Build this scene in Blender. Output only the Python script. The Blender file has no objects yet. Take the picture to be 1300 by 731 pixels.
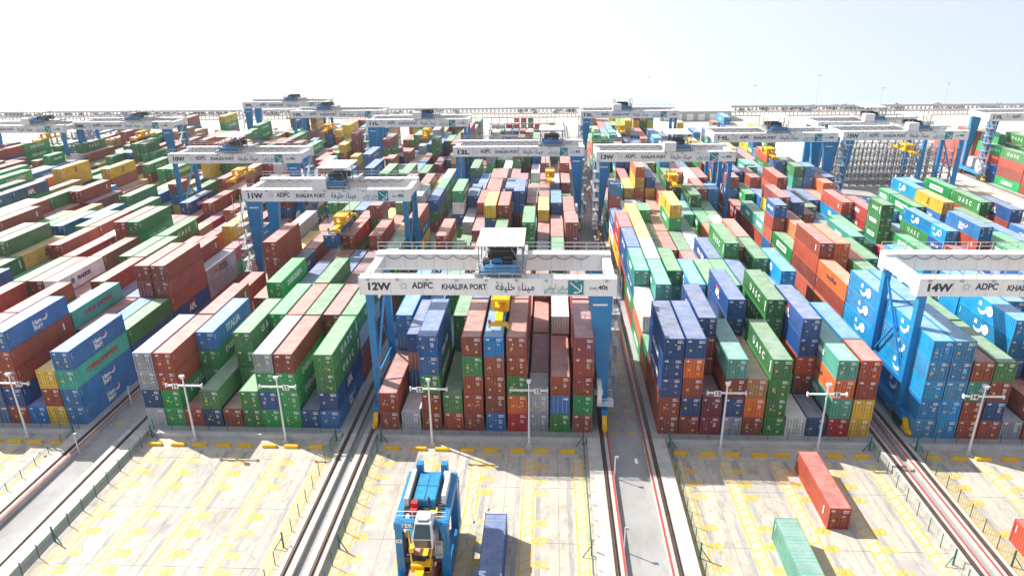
import bpy, math, random
from mathutils import Vector, Matrix
from mathutils.bvhtree import BVHTree
R = math.radians
rnd = random.Random(12)
sc = bpy.context.scene
col = sc.collection

# ------------------------------------------------------------------ camera
FX = 877.41 / 1300.0
pitch, yaw, roll = 0.379026, -0.056666, -0.015261
CAM = Vector((8.07, -79.054, 50.68))
fwd = Vector((math.sin(yaw) * math.cos(pitch), math.cos(yaw) * math.cos(pitch), -math.sin(pitch)))
rt = Vector((math.cos(yaw), -math.sin(yaw), 0)); up = rt.cross(fwd)
c_, s_ = math.cos(roll), math.sin(roll)
r2 = c_ * rt + s_ * up; u2 = -s_ * rt + c_ * up
cd = bpy.data.cameras.new('camera'); cam = bpy.data.objects.new('camera', cd); col.objects.link(cam)
cd.sensor_width = 36; cd.lens = 36 * FX; cd.clip_start = 0.5; cd.clip_end = 6000
cam.matrix_world = Matrix.Translation(CAM) @ Matrix((r2, u2, -fwd)).transposed().to_4x4()
sc.camera = cam

# ------------------------------------------------------------------ light
SUNV = Vector((-0.95, 0.52, 1.0)).normalized()          # towards the sun
w = bpy.data.worlds.new('World'); sc.world = w; w.use_nodes = True
nt = w.node_tree; nt.nodes.clear()
out = nt.nodes.new('ShaderNodeOutputWorld'); bg = nt.nodes.new('ShaderNodeBackground')
sky = nt.nodes.new('ShaderNodeTexSky'); sky.sky_type = 'NISHITA'; sky.sun_disc = False
sky.sun_elevation = math.asin(SUNV.z); sky.sun_rotation = math.atan2(SUNV.x, SUNV.y)
sky.air_density = 1.0; sky.dust_density = 3.0; sky.ozone_density = 1.5
tc = nt.nodes.new('ShaderNodeTexCoord'); sep = nt.nodes.new('ShaderNodeSeparateXYZ'); com = nt.nodes.new('ShaderNodeCombineXYZ')
ma = nt.nodes.new('ShaderNodeMath'); ma.operation = 'ADD'; ma.inputs[1].default_value = 0.30
mx = nt.nodes.new('ShaderNodeMath'); mx.operation = 'MAXIMUM'; mx.inputs[1].default_value = 0.03
L = nt.links.new
L(tc.outputs['Generated'], sep.inputs[0]); L(sep.outputs[0], com.inputs[0]); L(sep.outputs[1], com.inputs[1])
L(sep.outputs[2], ma.inputs[0]); L(ma.outputs[0], mx.inputs[0]); L(mx.outputs[0], com.inputs[2])
hs = nt.nodes.new('ShaderNodeHueSaturation'); hs.inputs['Saturation'].default_value = 0.5; hs.inputs['Value'].default_value = 1.06
L(com.outputs[0], sky.inputs[0]); L(sky.outputs[0], hs.inputs['Color']); L(hs.outputs[0], bg.inputs[0]); L(bg.outputs[0], out.inputs[0])
bg.inputs[1].default_value = 0.14
sd = bpy.data.lights.new('sun', 'SUN'); sd.energy = 4.6; sd.angle = R(0.5); sd.color = (1.0, 0.955, 0.89)
sun = bpy.data.objects.new('sun', sd); col.objects.link(sun)
sun.rotation_euler = SUNV.to_track_quat('Z', 'Y').to_euler()
sc.view_settings.view_transform = 'Standard'; sc.view_settings.look = 'None'
sc.view_settings.gamma = 1.0; sc.view_settings.exposure = 0.84
sc.view_settings.use_curve_mapping = False

# ------------------------------------------------------------------ helpers
class MB:
    def __init__(s): s.v = []; s.f = []; s.m = []
    def quad(s, pts, m=0):
        b = len(s.v); s.v += [tuple(p) for p in pts]; s.f.append(tuple(range(b, b + len(pts)))); s.m.append(m)
    def box(s, x0, x1, y0, y1, z0, z1, m=0):
        b = len(s.v)
        s.v += [(x0,y0,z0),(x1,y0,z0),(x1,y1,z0),(x0,y1,z0),(x0,y0,z1),(x1,y0,z1),(x1,y1,z1),(x0,y1,z1)]
        for f in ((0,3,2,1),(4,5,6,7),(0,1,5,4),(1,2,6,5),(2,3,7,6),(3,0,4,7)):
            s.f.append(tuple(b + i for i in f)); s.m.append(m)
        return s
    def hexa(s, bot, top, m=0):       # two quads (ccw seen from above)
        b = len(s.v); s.v += [tuple(p) for p in bot] + [tuple(p) for p in top]
        for f in ((0,3,2,1),(4,5,6,7),(0,1,5,4),(1,2,6,5),(2,3,7,6),(3,0,4,7)):
            s.f.append(tuple(b + i for i in f)); s.m.append(m)
        return s
    def bar(s, p, q, w, h=None, m=0):
        p = Vector(p); q = Vector(q); h = h or w
        d = (q - p).normalized()
        a = d.cross(Vector((0, 0, 1)))
        if a.length < 1e-3: a = Vector((1, 0, 0))
        a.normalize(); b = a.cross(d).normalized()
        a = a * (w / 2); b = b * (h / 2)
        k = len(s.v)
        for c in (p, q):
            s.v += [tuple(c - a - b), tuple(c + a - b), tuple(c + a + b), tuple(c - a + b)]
        for f in ((0,1,2,3),(7,6,5,4),(0,4,5,1),(1,5,6,2),(2,6,7,3),(3,7,4,0)):
            s.f.append(tuple(k + i for i in f)); s.m.append(m)
        return s
    def tube(s, p, q, r, n=8, m=0, r1=None):
        p = Vector(p); q = Vector(q); d = (q - p).normalized(); r1 = r if r1 is None else r1
        a = d.cross(Vector((0, 0, 1)))
        if a.length < 1e-3: a = Vector((1, 0, 0))
        a.normalize(); b = d.cross(a)
        k = len(s.v)
        for c, rr in ((p, r), (q, r1)):
            for i in range(n):
                t = 2 * math.pi * i / n
                s.v.append(tuple(c + a * (rr * math.cos(t)) + b * (rr * math.sin(t))))
        for i in range(n):
            j = (i + 1) % n
            s.f.append((k + i, k + j, k + n + j, k + n + i)); s.m.append(m)
        s.f.append(tuple(k + i for i in reversed(range(n)))); s.m.append(m)
        s.f.append(tuple(k + n + i for i in range(n))); s.m.append(m)
        return s
    def mesh(s, name, mats):
        me = bpy.data.meshes.new(name); me.from_pydata(s.v, [], s.f)
        if not isinstance(mats, (list, tuple)): mats = [mats]
        for mt in mats: me.materials.append(mt)
        if len(mats) > 1: me.polygons.foreach_set('material_index', s.m)
        me.update(); return me
    def build(s, name, mats, parent=None, loc=None):
        return obj(name, s.mesh(name, mats), parent, loc)
def obj(name, me, parent=None, loc=None):
    o = bpy.data.objects.new(name, me); col.objects.link(o)
    if parent is not None: o.parent = parent
    if loc is not None: o.location = loc
    return o
def empty(name, loc=(0, 0, 0), rz=0):
    o = bpy.data.objects.new(name, None); col.objects.link(o); o.location = loc; o.rotation_euler = (0, 0, rz)
    o.empty_display_size = 0.3
    return o
def tag(o, label=None, cat=None, group=None, kind=None):
    if label: o['label'] = label
    if cat: o['category'] = cat
    if group: o['group'] = group
    if kind: o['kind'] = kind
    return o

# ------------------------------------------------------------------ materials
def newmat(name):
    m = bpy.data.materials.new(name); m.use_nodes = True
    n = m.node_tree; b = n.nodes['Principled BSDF']
    return m, n, b
def nd(n, typ, **kw):
    x = n.nodes.new(typ)
    for k, v in kw.items(): setattr(x, k, v)
    return x
def noise(n, scale, detail=4, rough=0.55, vec=None, scl=None):
    t = nd(n, 'ShaderNodeTexNoise'); t.inputs['Scale'].default_value = scale
    t.inputs['Detail'].default_value = detail; t.inputs['Roughness'].default_value = rough
    if vec is not None:
        if scl:
            mp = nd(n, 'ShaderNodeMapping'); mp.inputs['Scale'].default_value = scl
            n.links.new(vec, mp.inputs[0]); vec = mp.outputs[0]
        n.links.new(vec, t.inputs['Vector'])
    return t.outputs['Fac']
def ramp(n, fac, pts):
    r = nd(n, 'ShaderNodeValToRGB'); e = r.color_ramp.elements
    while len(e) > 1: e.remove(e[-1])
    for i, (p, c) in enumerate(pts):
        if i == 0: e[0].position = p; k = e[0]
        else: k = e.new(p)
        k.color = (c, c, c, 1) if isinstance(c, (int, float)) else (*c, 1)
    n.links.new(fac, r.inputs[0]); return r.outputs[0]
def mix(n, fac, a, b, mode='MIX'):
    x = nd(n, 'ShaderNodeMix', data_type='RGBA', blend_type=mode)
    for sock, val in ((x.inputs[0], fac), (x.inputs[6], a), (x.inputs[7], b)):
        if hasattr(val, 'is_linked'): n.links.new(val, sock)
        elif isinstance(val, (int, float)): sock.default_value = val
        else: sock.default_value = (*val, 1)
    return x.outputs[2]
def wpos(n): return nd(n, 'ShaderNodeNewGeometry').outputs['Position']
def plain(name, c, rough=0.55, metal=0.0, var=0.12, scale=1.2):
    m, n, b = newmat(name)
    f = noise(n, scale, 5, 0.6, wpos(n))
    k = ramp(n, f, [(0.3, 1 - var), (0.7, 1 + var * 0.5)])
    n.links.new(mix(n, 1.0, c, k, 'MULTIPLY'), b.inputs['Base Color'])
    b.inputs['Roughness'].default_value = rough; b.inputs['Metallic'].default_value = metal
    return m
def paint(name, src, roof=False, dlo=0.16, dhi=0.44):
    m, n, b = newmat(name)
    if src == 'object': c = nd(n, 'ShaderNodeObjectInfo').outputs['Color']
    else: c = nd(n, 'ShaderNodeAttribute', attribute_name='paint').outputs['Color']
    p = wpos(n)
    big = noise(n, 0.45, 4, 0.6, p)
    c2 = mix(n, 1.0, c, ramp(n, big, [(0.28, 0.72), (0.5, 1.0), (0.72, 1.14)]), 'MULTIPLY')
    if roof:
        dust_glare = noise(n, 0.8, 6, 0.65, p)  # dust and fade, with sun glare on the tops mixed into the colour
        c2 = mix(n, ramp(n, dust_glare, [(0.25, dlo), (0.75, dhi)]), c2, (0.76, 0.74, 0.70))
        rs = noise(n, 1.6, 6, 0.7, p)
        c2 = mix(n, ramp(n, rs, [(0.57, 0.0), (0.70, 0.6)]), c2, (0.20, 0.10, 0.06))
        b.inputs['Roughness'].default_value = 0.6
    else:
        st = noise(n, 1.0, 5, 0.65, p, (2.2, 2.2, 0.25))
        c2 = mix(n, ramp(n, st, [(0.45, 0.0), (0.78, 0.26)]), c2, (0.24, 0.17, 0.12))
        rs = noise(n, 2.3, 6, 0.7, p)
        c2 = mix(n, ramp(n, rs, [(0.64, 0.0), (0.72, 0.6)]), c2, (0.13, 0.055, 0.03))
        b.inputs['Roughness'].default_value = 0.48
    n.links.new(c2, b.inputs['Base Color'])
    if src != 'object' or roof:
        # pressed-steel ribs as bump
        if src == 'object': v = nd(n, 'ShaderNodeTexCoord').outputs['Object']
        else: v = nd(n, 'ShaderNodeUVMap', uv_map='rib').outputs[0]
        wv = nd(n, 'ShaderNodeTexWave', wave_type='BANDS', bands_direction='Y' if src == 'object' else 'X')
        wv.inputs['Scale'].default_value = 0.75
        n.links.new(v, wv.inputs['Vector'])
        bp = nd(n, 'ShaderNodeBump'); bp.inputs['Strength'].default_value = 0.35; bp.inputs['Distance'].default_value = 0.05
        n.links.new(wv.outputs['Fac'], bp.inputs['Height']); n.links.new(bp.outputs[0], b.inputs['Normal'])
    return m
M = {}
M['paint'] = paint('container_paint', 'object')
M['roof'] = paint('container_roof', 'object', True)
M['roof2'] = paint('loose_container_roof', 'object', True, 0.05, 0.30)
M['rpaint'] = paint('stack_paint', 'attr')
M['rroof'] = paint('stack_roof', 'attr', True)
M['shade'] = plain('gasket_and_door_shade', (0.025, 0.022, 0.022), 0.8)  # rubber seams, and shade strips painted onto the door leaves
M['lbar'] = paint('locking_bar_paint', 'object')
M['mark'] = plain('white_lettering', (0.80, 0.80, 0.78), 0.5, var=0.08)
M['dmark'] = plain('dark_lettering', (0.05, 0.07, 0.10), 0.5, var=0.05)
M['rmark'] = plain('red_lettering', (0.50, 0.03, 0.05), 0.5, var=0.05)
M['ymark'] = plain('yellow_sticker', (0.75, 0.45, 0.03), 0.5, var=0.05)
M['bar'] = plain('bar_steel', (0.34, 0.34, 0.34), 0.4, 0.5)
m, n, bb = newmat('crane_blue'); p = wpos(n)
c = mix(n, ramp(n, noise(n, 0.5, 4, 0.6, p), [(0.3, 0.0), (0.7, 1.0)]), (0.006, 0.18, 0.42), (0.010, 0.225, 0.50))
c = mix(n, ramp(n, noise(n, 1.3, 6, 0.7, p, (1.8, 1.8, 0.3)), [(0.50, 0.0), (0.74, 0.55)]), c, (0.06, 0.09, 0.12))
n.links.new(c, bb.inputs['Base Color']); bb.inputs['Roughness'].default_value = 0.42; M['cblue'] = m
M['cwhite'] = plain('crane_white', (0.76, 0.76, 0.76), 0.45, var=0.07, scale=0.4)
M['grey'] = plain('galvanised_grey', (0.42, 0.43, 0.44), 0.5, 0.3)
M['midgrey'] = plain('frame_grey', (0.24, 0.25, 0.26), 0.5, 0.3)
M['dark'] = plain('dark_steel', (0.04, 0.04, 0.045), 0.5, 0.2)
M['yellow'] = plain('machine_yellow', (0.83, 0.47, 0.008), 0.42)
M['red'] = plain('signal_red', (0.55, 0.03, 0.03), 0.45)
M['teal'] = plain('logo_teal', (0.01, 0.22, 0.26), 0.45, var=0.04)
M['text'] = plain('sign_black', (0.02, 0.03, 0.05), 0.5, var=0.02)
M['glass'] = plain('cab_glass', (0.05, 0.085, 0.08), 0.08, var=0.02)
M['rubber'] = plain('rubber', (0.02, 0.02, 0.02), 0.85)
M['rail'] = plain('rail_rust', (0.085, 0.05, 0.035), 0.6, 0.2, 0.3)
M['fgreen'] = plain('fence_green', (0.01, 0.13, 0.11), 0.5)
M['yline'] = None
M['rline'] = plain('red_line', (0.42, 0.07, 0.06), 0.7, var=0.25)
M['beam'] = plain('beam_concrete', (0.52, 0.49, 0.445), 0.8, var=0.22, scale=0.7)
M['kerb'] = plain('kerb_concrete', (0.52, 0.51, 0.49), 0.85, var=0.18, scale=0.9)

def concrete(name, base, stain, yellowish=0.0):
    m, n, b = newmat(name); p = wpos(n)
    c = mix(n, ramp(n, noise(n, 0.12, 6, 0.62, p), [(0.3, 0), (0.72, 1)]), base, tuple(x * 0.72 for x in base))
    c = mix(n, ramp(n, noise(n, 0.6, 6, 0.72, p, (1.5, 0.6, 1)), [(0.50, 0), (0.72, stain)]), c, (0.20, 0.19, 0.18))
    c = mix(n, ramp(n, noise(n, 2.2, 5, 0.7, p), [(0.58, 0), (0.72, stain * 0.75)]), c, (0.22, 0.19, 0.15))
    c = mix(n, ramp(n, noise(n, 0.35, 5, 0.7, p), [(0.57, 0), (0.72, yellowish)]), c, (0.58, 0.46, 0.31))
    n.links.new(c, b.inputs['Base Color']); b.inputs['Roughness'].default_value = 0.85
    bp = nd(n, 'ShaderNodeBump'); bp.inputs['Strength'].default_value = 0.25; bp.inputs['Distance'].default_value = 0.02
    n.links.new(noise(n, 8, 4, 0.6, p), bp.inputs['Height']); n.links.new(bp.outputs[0], b.inputs['Normal'])
    return m
M['apron'] = concrete('apron_concrete', (0.56, 0.50, 0.415), 0.75, 0.3)
M['pad'] = concrete('yard_concrete', (0.42, 0.41, 0.39), 0.45)
M['road'] = concrete('road_asphalt', (0.38, 0.37, 0.355), 0.5)
M['sand'] = concrete('sand', (0.66, 0.59, 0.50), 0.2, 0.3)
M['joint'] = plain('joint_tar', (0.16, 0.15, 0.14), 0.9, var=0.3)
def worn(name, c):
    m, n, b = newmat(name); p = wpos(n)
    f = ramp(n, noise(n, 2.6, 6, 0.75, p), [(0.34, 0.35), (0.50, 1.0)])
    f2 = ramp(n, noise(n, 0.4, 4, 0.6, p), [(0.3, 0.55), (0.55, 1.0)])
    fm = nd(n, 'ShaderNodeMath', operation='MULTIPLY'); n.links.new(f, fm.inputs[0]); n.links.new(f2, fm.inputs[1])
    n.links.new(mix(n, fm.outputs[0], (0.54, 0.49, 0.41), c), b.inputs['Base Color'])
    b.inputs['Roughness'].default_value = 0.8
    return m
M['yline'] = worn('yellow_road_paint', (0.66, 0.38, 0.02))

# ------------------------------------------------------------------ text meshes
_tc = {}
def text_mesh(s, size=1.0, spacing=1.0, bold=0.0, align='CENTER', mat=None, extrude=0.012, lines=0.8, res=3):
    key = (s, size, spacing, bold, align, mat.name if mat else '', extrude)
    if key in _tc: return _tc[key]
    c = bpy.data.curves.new('lettering', 'FONT'); c.body = s; c.size = size; c.space_character = spacing
    c.align_x = align; c.align_y = 'CENTER'; c.offset = bold; c.extrude = extrude; c.space_line = lines
    c.resolution_u = res
    o = bpy.data.objects.new('tmp', c); col.objects.link(o)
    dg = bpy.context.evaluated_depsgraph_get()
    me = bpy.data.meshes.new_from_object(o.evaluated_get(dg)); me.name = 'lettering'
    bpy.data.objects.remove(o); bpy.data.curves.remove(c)
    me.materials.clear()
    if mat: me.materials.append(mat)
    _tc[key] = me
    return me
def put_mesh(mb, me, mat4, m=0):
    b = len(mb.v)
    mb.v += [tuple(mat4 @ v.co) for v in me.vertices]
    for p in me.polygons:
        mb.f.append(tuple(b + i for i in p.vertices)); mb.m.append(m)
def frame_mat(o, xdir, ydir):
    x = Vector(xdir); y = Vector(ydir); z = x.cross(y)
    return Matrix.Translation(Vector(o)) @ Matrix((x, y, z)).transposed().to_4x4()

# ------------------------------------------------------------------ setting: ground
def struct(name, mb, m):
    o = mb.build(name, m); o['kind'] = 'structure'; return o
BACK = 318.0
g = MB()
# one sheet: flat yard land, rim past the trestle, then the land drops towards the sea
XS = [-900, -500, -300, -150, 0, 150, 300, 500, 900]
YS = [-160, 0, 150, BACK, BACK + 26, BACK + 700]
ZS = [-0.75, -0.75, -0.75, -0.75, -2.5, -190]
for i in range(len(XS) - 1):
    for j in range(len(YS) - 1):
        g.quad([(XS[i], YS[j], ZS[j]), (XS[i+1], YS[j], ZS[j]), (XS[i+1], YS[j+1], ZS[j+1]), (XS[i], YS[j+1], ZS[j+1])])
struct('ground', g, M['sand'])

BL = {  # block: centre, rails, column pitch, last row end
    7: (-160, -175, -145, 2.65), 8: (-130, -143.5, -115, 2.65), 9: (-98, -112.5, -84.5, 2.65),
    10: (-66.9, -81.8, -52.5, 2.65), 11: (-32.2, -46.7, -17.7, 2.62), 12: (0, -14.9, 15.0, 2.78),
    13: (35.4, 21.1, 49.7, 2.65), 14: (67.2, 52.4, 82.4, 2.65), 15: (102, 87.5, 117, 2.65), 17: (157, 142, 172, 2.65)}
wide = {10: 'R', 11: 'L', 12: 'R', 13: 'L', 14: 'R', 15: 'L', 9: 'L', 8: 'R', 7: 'L', 17: 'L'}
pads = MB(); beams = MB(); rails = MB(); reds = MB()
pend = {7: 222, 8: 222, 9: 222, 10: 222, 11: 222, 12: 262, 13: 232, 14: 210, 15: 160, 17: 240}
pst = {b: -3.5 for b in BL}; pst[17] = 60; pst[15] = -3.5
for b, (cx, rl, rr, p) in BL.items():
    wl = 2.1 if wide[b] == 'L' else 0.9
    wr = 2.1 if wide[b] == 'R' else 0.9
    pads.box(rl - 0.9, rr + 0.9, pst[b], pend[b], -0.9, 0.0)
    if b != 17:
        beams.box(rl - 0.9, rl + wl - 0.2, -60, pst[b], -0.9, 0.0)
        beams.box(rr - wr + 0.2, rr + 0.9, -60, pst[b], -0.9, 0.0)
    for x in (rl, rr):
        rails.box(x - 0.26, x + 0.26, -60 if b != 17 else 60, pend[b] + 6, 0.004, 0.012, 0)
        rails.box(x - 0.05, x + 0.05, -60 if b != 17 else 60, pend[b] + 6, 0.0, 0.13, 1)
for x in (21.1 - 0.75, 49.7 + 0.72, 52.4 - 0.72, 15.0 + 0.75, -52.5 + 0.74):
    reds.box(x - 0.13, x + 0.13, -60, 200, -0.02, 0.0045)
struct('yard_slab', pads, M['pad'])
struct('rail_beam', beams, M['beam'])
struct('crane_rail', rails, [M['rail'], plain('rail_head', (0.22, 0.16, 0.13), 0.35, 0.7, 0.3)])
struct('red_line', reds, M['rline'])
rd = MB()
for x0, x1 in ((15.9, 20.2), (-51.6, -47.6), (83.3, 86.6), (-84, -82.7), (-114, -113)):
    rd.box(x0, x1, -60, 230, -0.9, -0.62)
struct('road', rd, M['road'])
ap = MB()
APR = {10: (-81, -54.0), 11: (-44.5, -18.65), 12: (-13.9, 13.0), 13: (23.1, 48.7), 14: (53.4, 80.4), 15: (89.5, 116)}
for b, (x0, x1) in APR.items(): ap.box(x0, x1, -60, -3.6, -0.9, -0.70)
struct('apron', ap, M['apron'])
ch = MB()
for x0, x1 in ((-16.75, -15.85), (50.65, 51.45)): ch.box(x0, x1, -60, 200, -0.9, -0.5)
struct('gravel_channel', ch, plain('gravel', (0.33, 0.33, 0.32), 0.95, var=0.35, scale=6))
# kerb in front of the stacks: low wall with a lighter cap
kb = MB()
for b in APR:
    x0, x1 = APR[b]
    kb.box(x0 + 0.05, x1 - 0.05, -4.05, -3.52, -0.72, -0.06)
struct('kerb', kb, M['kerb'])
# apron markings ---------------------------------------------------
STR = {11: [-42.3, -37.2, -31.3, -25.5, -19.95], 12: [-13.0, -6.5, -0.5, 5.9, 11.8], 13: [24.0, 29.7, 35.8, 41.6, 47.0],
       14: [54.4, 60.3, 66.1, 71.9, 79.0], 10: [-79.5, -73.5, -67.3, -61.2, -55.2]}
ml = MB(); fl = MB(); sm = MB(); jn = MB(); sb = MB()
zl = -0.694
for b, xs in STR.items():
    x0, x1 = APR[b]
    for k, x in enumerate(xs):
        hw = 0.62 if 0 < k < 4 else 0.55
        for s in (-hw, hw): ml.box(x + s - 0.085, x + s + 0.085, -60, -7.2, zl - 0.02, zl)
        fl.box(x - hw + .08, x + hw - .08, -60, -7.2, zl - 0.02, zl - 0.002)
        y = -60.0
        while y < -8.4:
            sl = 0.8 if b <= 12 else 0.55
            ml.quad([(x - hw + .05, y, zl + .001), (x - hw + .05, y + .17, zl + .001), (x + hw - .05, y + .17 + sl, zl + .001), (x + hw - .05, y + sl, zl + .001)][::-1])
            y += 1.25
    for y in (-17.6, -26.5, -8.4) if b == 11 else (-12.9, -21.9, -31):
        jn.box(x0, x1, y - 0.03, y + 0.03, zl - 0.02, zl - 0.003)
    for k in range(4):
        xm = xs[k] * 0.42 + xs[k+1] * 0.58
        jn.box(xm - 0.02, xm + 0.02, -60, -5, zl - 0.02, zl - 0.0034)
        sb.box(xs[k] + 0.9, xs[k] + 1.5, -60, -6.9, zl - 0.02, zl - 0.0042)
        sb.box(xs[k+1] - 1.5, xs[k+1] - 0.95, -60, -6.9, zl - 0.02, zl - 0.0042)
for b, xs in STR.items():
    for k in range(4):
        t = text_mesh('%02d' % (9 if b >= 13 else 3), 1.45, 0.95, 0.075, 'CENTER', None, 0.0)
        for y in (-9.0, -11.4, -13.8, -18.9, -21.6, -24.8, -27.2):
            fx = 1 if b >= 13 else -1
            put_mesh(ml, t, frame_mat((xs[k] + 1.45, y + rnd.uniform(-.1, .1), zl + 0.001), (-1, 0, 0), (0, -1, 0)))
        for y in (-7.9, -16.2, -25.4):
            for q in (-0.75, 0.75):
                xm = (xs[k] + xs[k+1]) / 2 + q
                sm.box(xm - 0.22, xm + 0.22, y - 0.2, y + 0.2, zl - 0.02, zl - 0.001)
struct('road_marking', ml, M['yline'])
def blend(name, c, lo, hi, sc_=1.6, vec=None):
    m, n, b = newmat(name)
    n.links.new(mix(n, ramp(n, noise(n, sc_, 6, 0.7, wpos(n), vec), [(0.35, lo), (0.65, hi)]), (0.52, 0.475, 0.41), c), b.inputs['Base Color'])
    b.inputs['Roughness'].default_value = 0.85; return m
struct('lane_strip', fl, blend('faded_yellow_paint', (0.68, 0.47, 0.14), 0.10, 0.5))
struct('rust_mark', sm, blend('rust_smudge', (0.40, 0.22, 0.09), 0.1, 0.9, 3.0))
struct('pavement_joint', jn, M['joint'])
m, n, bb = newmat('tyre_wear'); p = wpos(n)
n.links.new(mix(n, ramp(n, noise(n, 0.7, 6, 0.7, p, (2, 0.35, 1)), [(0.30, 0.05), (0.60, 0.9)]), (0.52, 0.475, 0.405), (0.25, 0.24, 0.23)), bb.inputs['Base Color'])
bb.inputs['Roughness'].default_value = 0.85
struct('tyre_track', sb, m)
# skid marks and patched slabs
sk = MB(); q = random.Random(31)
for b, (x0, x1) in APR.items():
    for i in range(16):
        cx_, cy_ = q.uniform(x0 + 3, x1 - 3), q.uniform(-36, -9); r_ = q.uniform(1.5, 7); a0 = q.uniform(0, 6.28); da = q.uniform(.4, 1.6)
        wd = q.uniform(.10, .26)
        for off in (0, 1.9) if q.random() < .5 else (0,):
            N = 14; pts = []
            for k in range(N + 1):
                a = a0 + da * k / N
                pts.append((math.cos(a), math.sin(a)))
            for (ca, sa), (cb, sb_) in zip(pts, pts[1:]):
                ri, ro = r_ + off, r_ + off + wd
                P4 = [(cx_ + ri * ca, cy_ + ri * sa), (cx_ + ro * ca, cy_ + ro * sa), (cx_ + ro * cb, cy_ + ro * sb_), (cx_ + ri * cb, cy_ + ri * sb_)]
                if all(x0 + .2 < x < x1 - .2 and y < -5.5 for x, y in P4): sk.quad([(x, y, -0.6912 + 0.0002 * (i % 5)) for x, y in P4])
    
struct('skid_mark', sk, blend('skid_rubber', (0.24, 0.23, 0.22), 0.15, 0.85, 1.1))
pt = MB()
for b, (x0, x1) in APR.items():
    for i in range(5):
        xa, ya = q.uniform(x0 + 1, x1 - 5), q.uniform(-38, -10)
        pt.box(xa, xa + q.uniform(1.5, 4), ya, ya + q.uniform(1.5, 4.5), -0.72, -0.6985 + .0002 * i)
struct('slab_patch', pt, concrete('patch_concrete', (0.46, 0.43, 0.39), 0.6, 0.1))
# painted bay numbers on the aisle road
rn = MB()
t = text_mesh('83', 1.1, 1.0, 0.03, 'CENTER', None, 0.0)
for k in range(16):
    for x in (16.9, 19.2):
        put_mesh(rn, t, frame_mat((x, -1.5 + 2.75 * k, -0.615), (1, 0, 0), (0, 1, 0)))
    if k < 7: put_mesh(rn, t, frame_mat((-48.9 if k % 2 else -50.3, -1 + 3.4 * k, -0.615), (1, 0, 0), (0, 1, 0)))
struct('lane_number', rn, plain('faded_orange_paint', (0.66, 0.42, 0.07), 0.8, var=0.35, scale=3))

# ------------------------------------------------------------------ containers
CW, CH = 2.438, 2.72
COL = {'r': (0.335, 0.060, 0.032), 'm': (0.25, 0.030, 0.058), 'o': (0.68, 0.15, 0.03), 'R': (0.50, 0.028, 0.03), 'q': (0.46, 0.075, 0.04),
       'G': (0.040, 0.235, 0.060), 'g': (0.008, 0.32, 0.080), 'b': (0.004, 0.125, 0.38), 'B': (0.003, 0.18, 0.50),
       'c': (0.004, 0.27, 0.58), 'n': (0.005, 0.072, 0.26), 'y': (0.72, 0.46, 0.035), 'w': (0.76, 0.76, 0.75),
       's': (0.36, 0.39, 0.44), 't': (0.05, 0.36, 0.27), 'v': (0.13, 0.37, 0.29), 'k': (0.43, 0.24, 0.10)}
CNAME = {'r': 'rusty brown', 'm': 'maroon', 'o': 'orange', 'R': 'red', 'q': 'brick red', 'G': 'dark green', 'g': 'bright green', 'b': 'deep blue',
         'B': 'blue', 'c': 'sky blue', 'n': 'navy blue', 'y': 'yellow', 'w': 'white', 's': 'grey', 't': 'teal', 'k': 'tan'}
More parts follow.
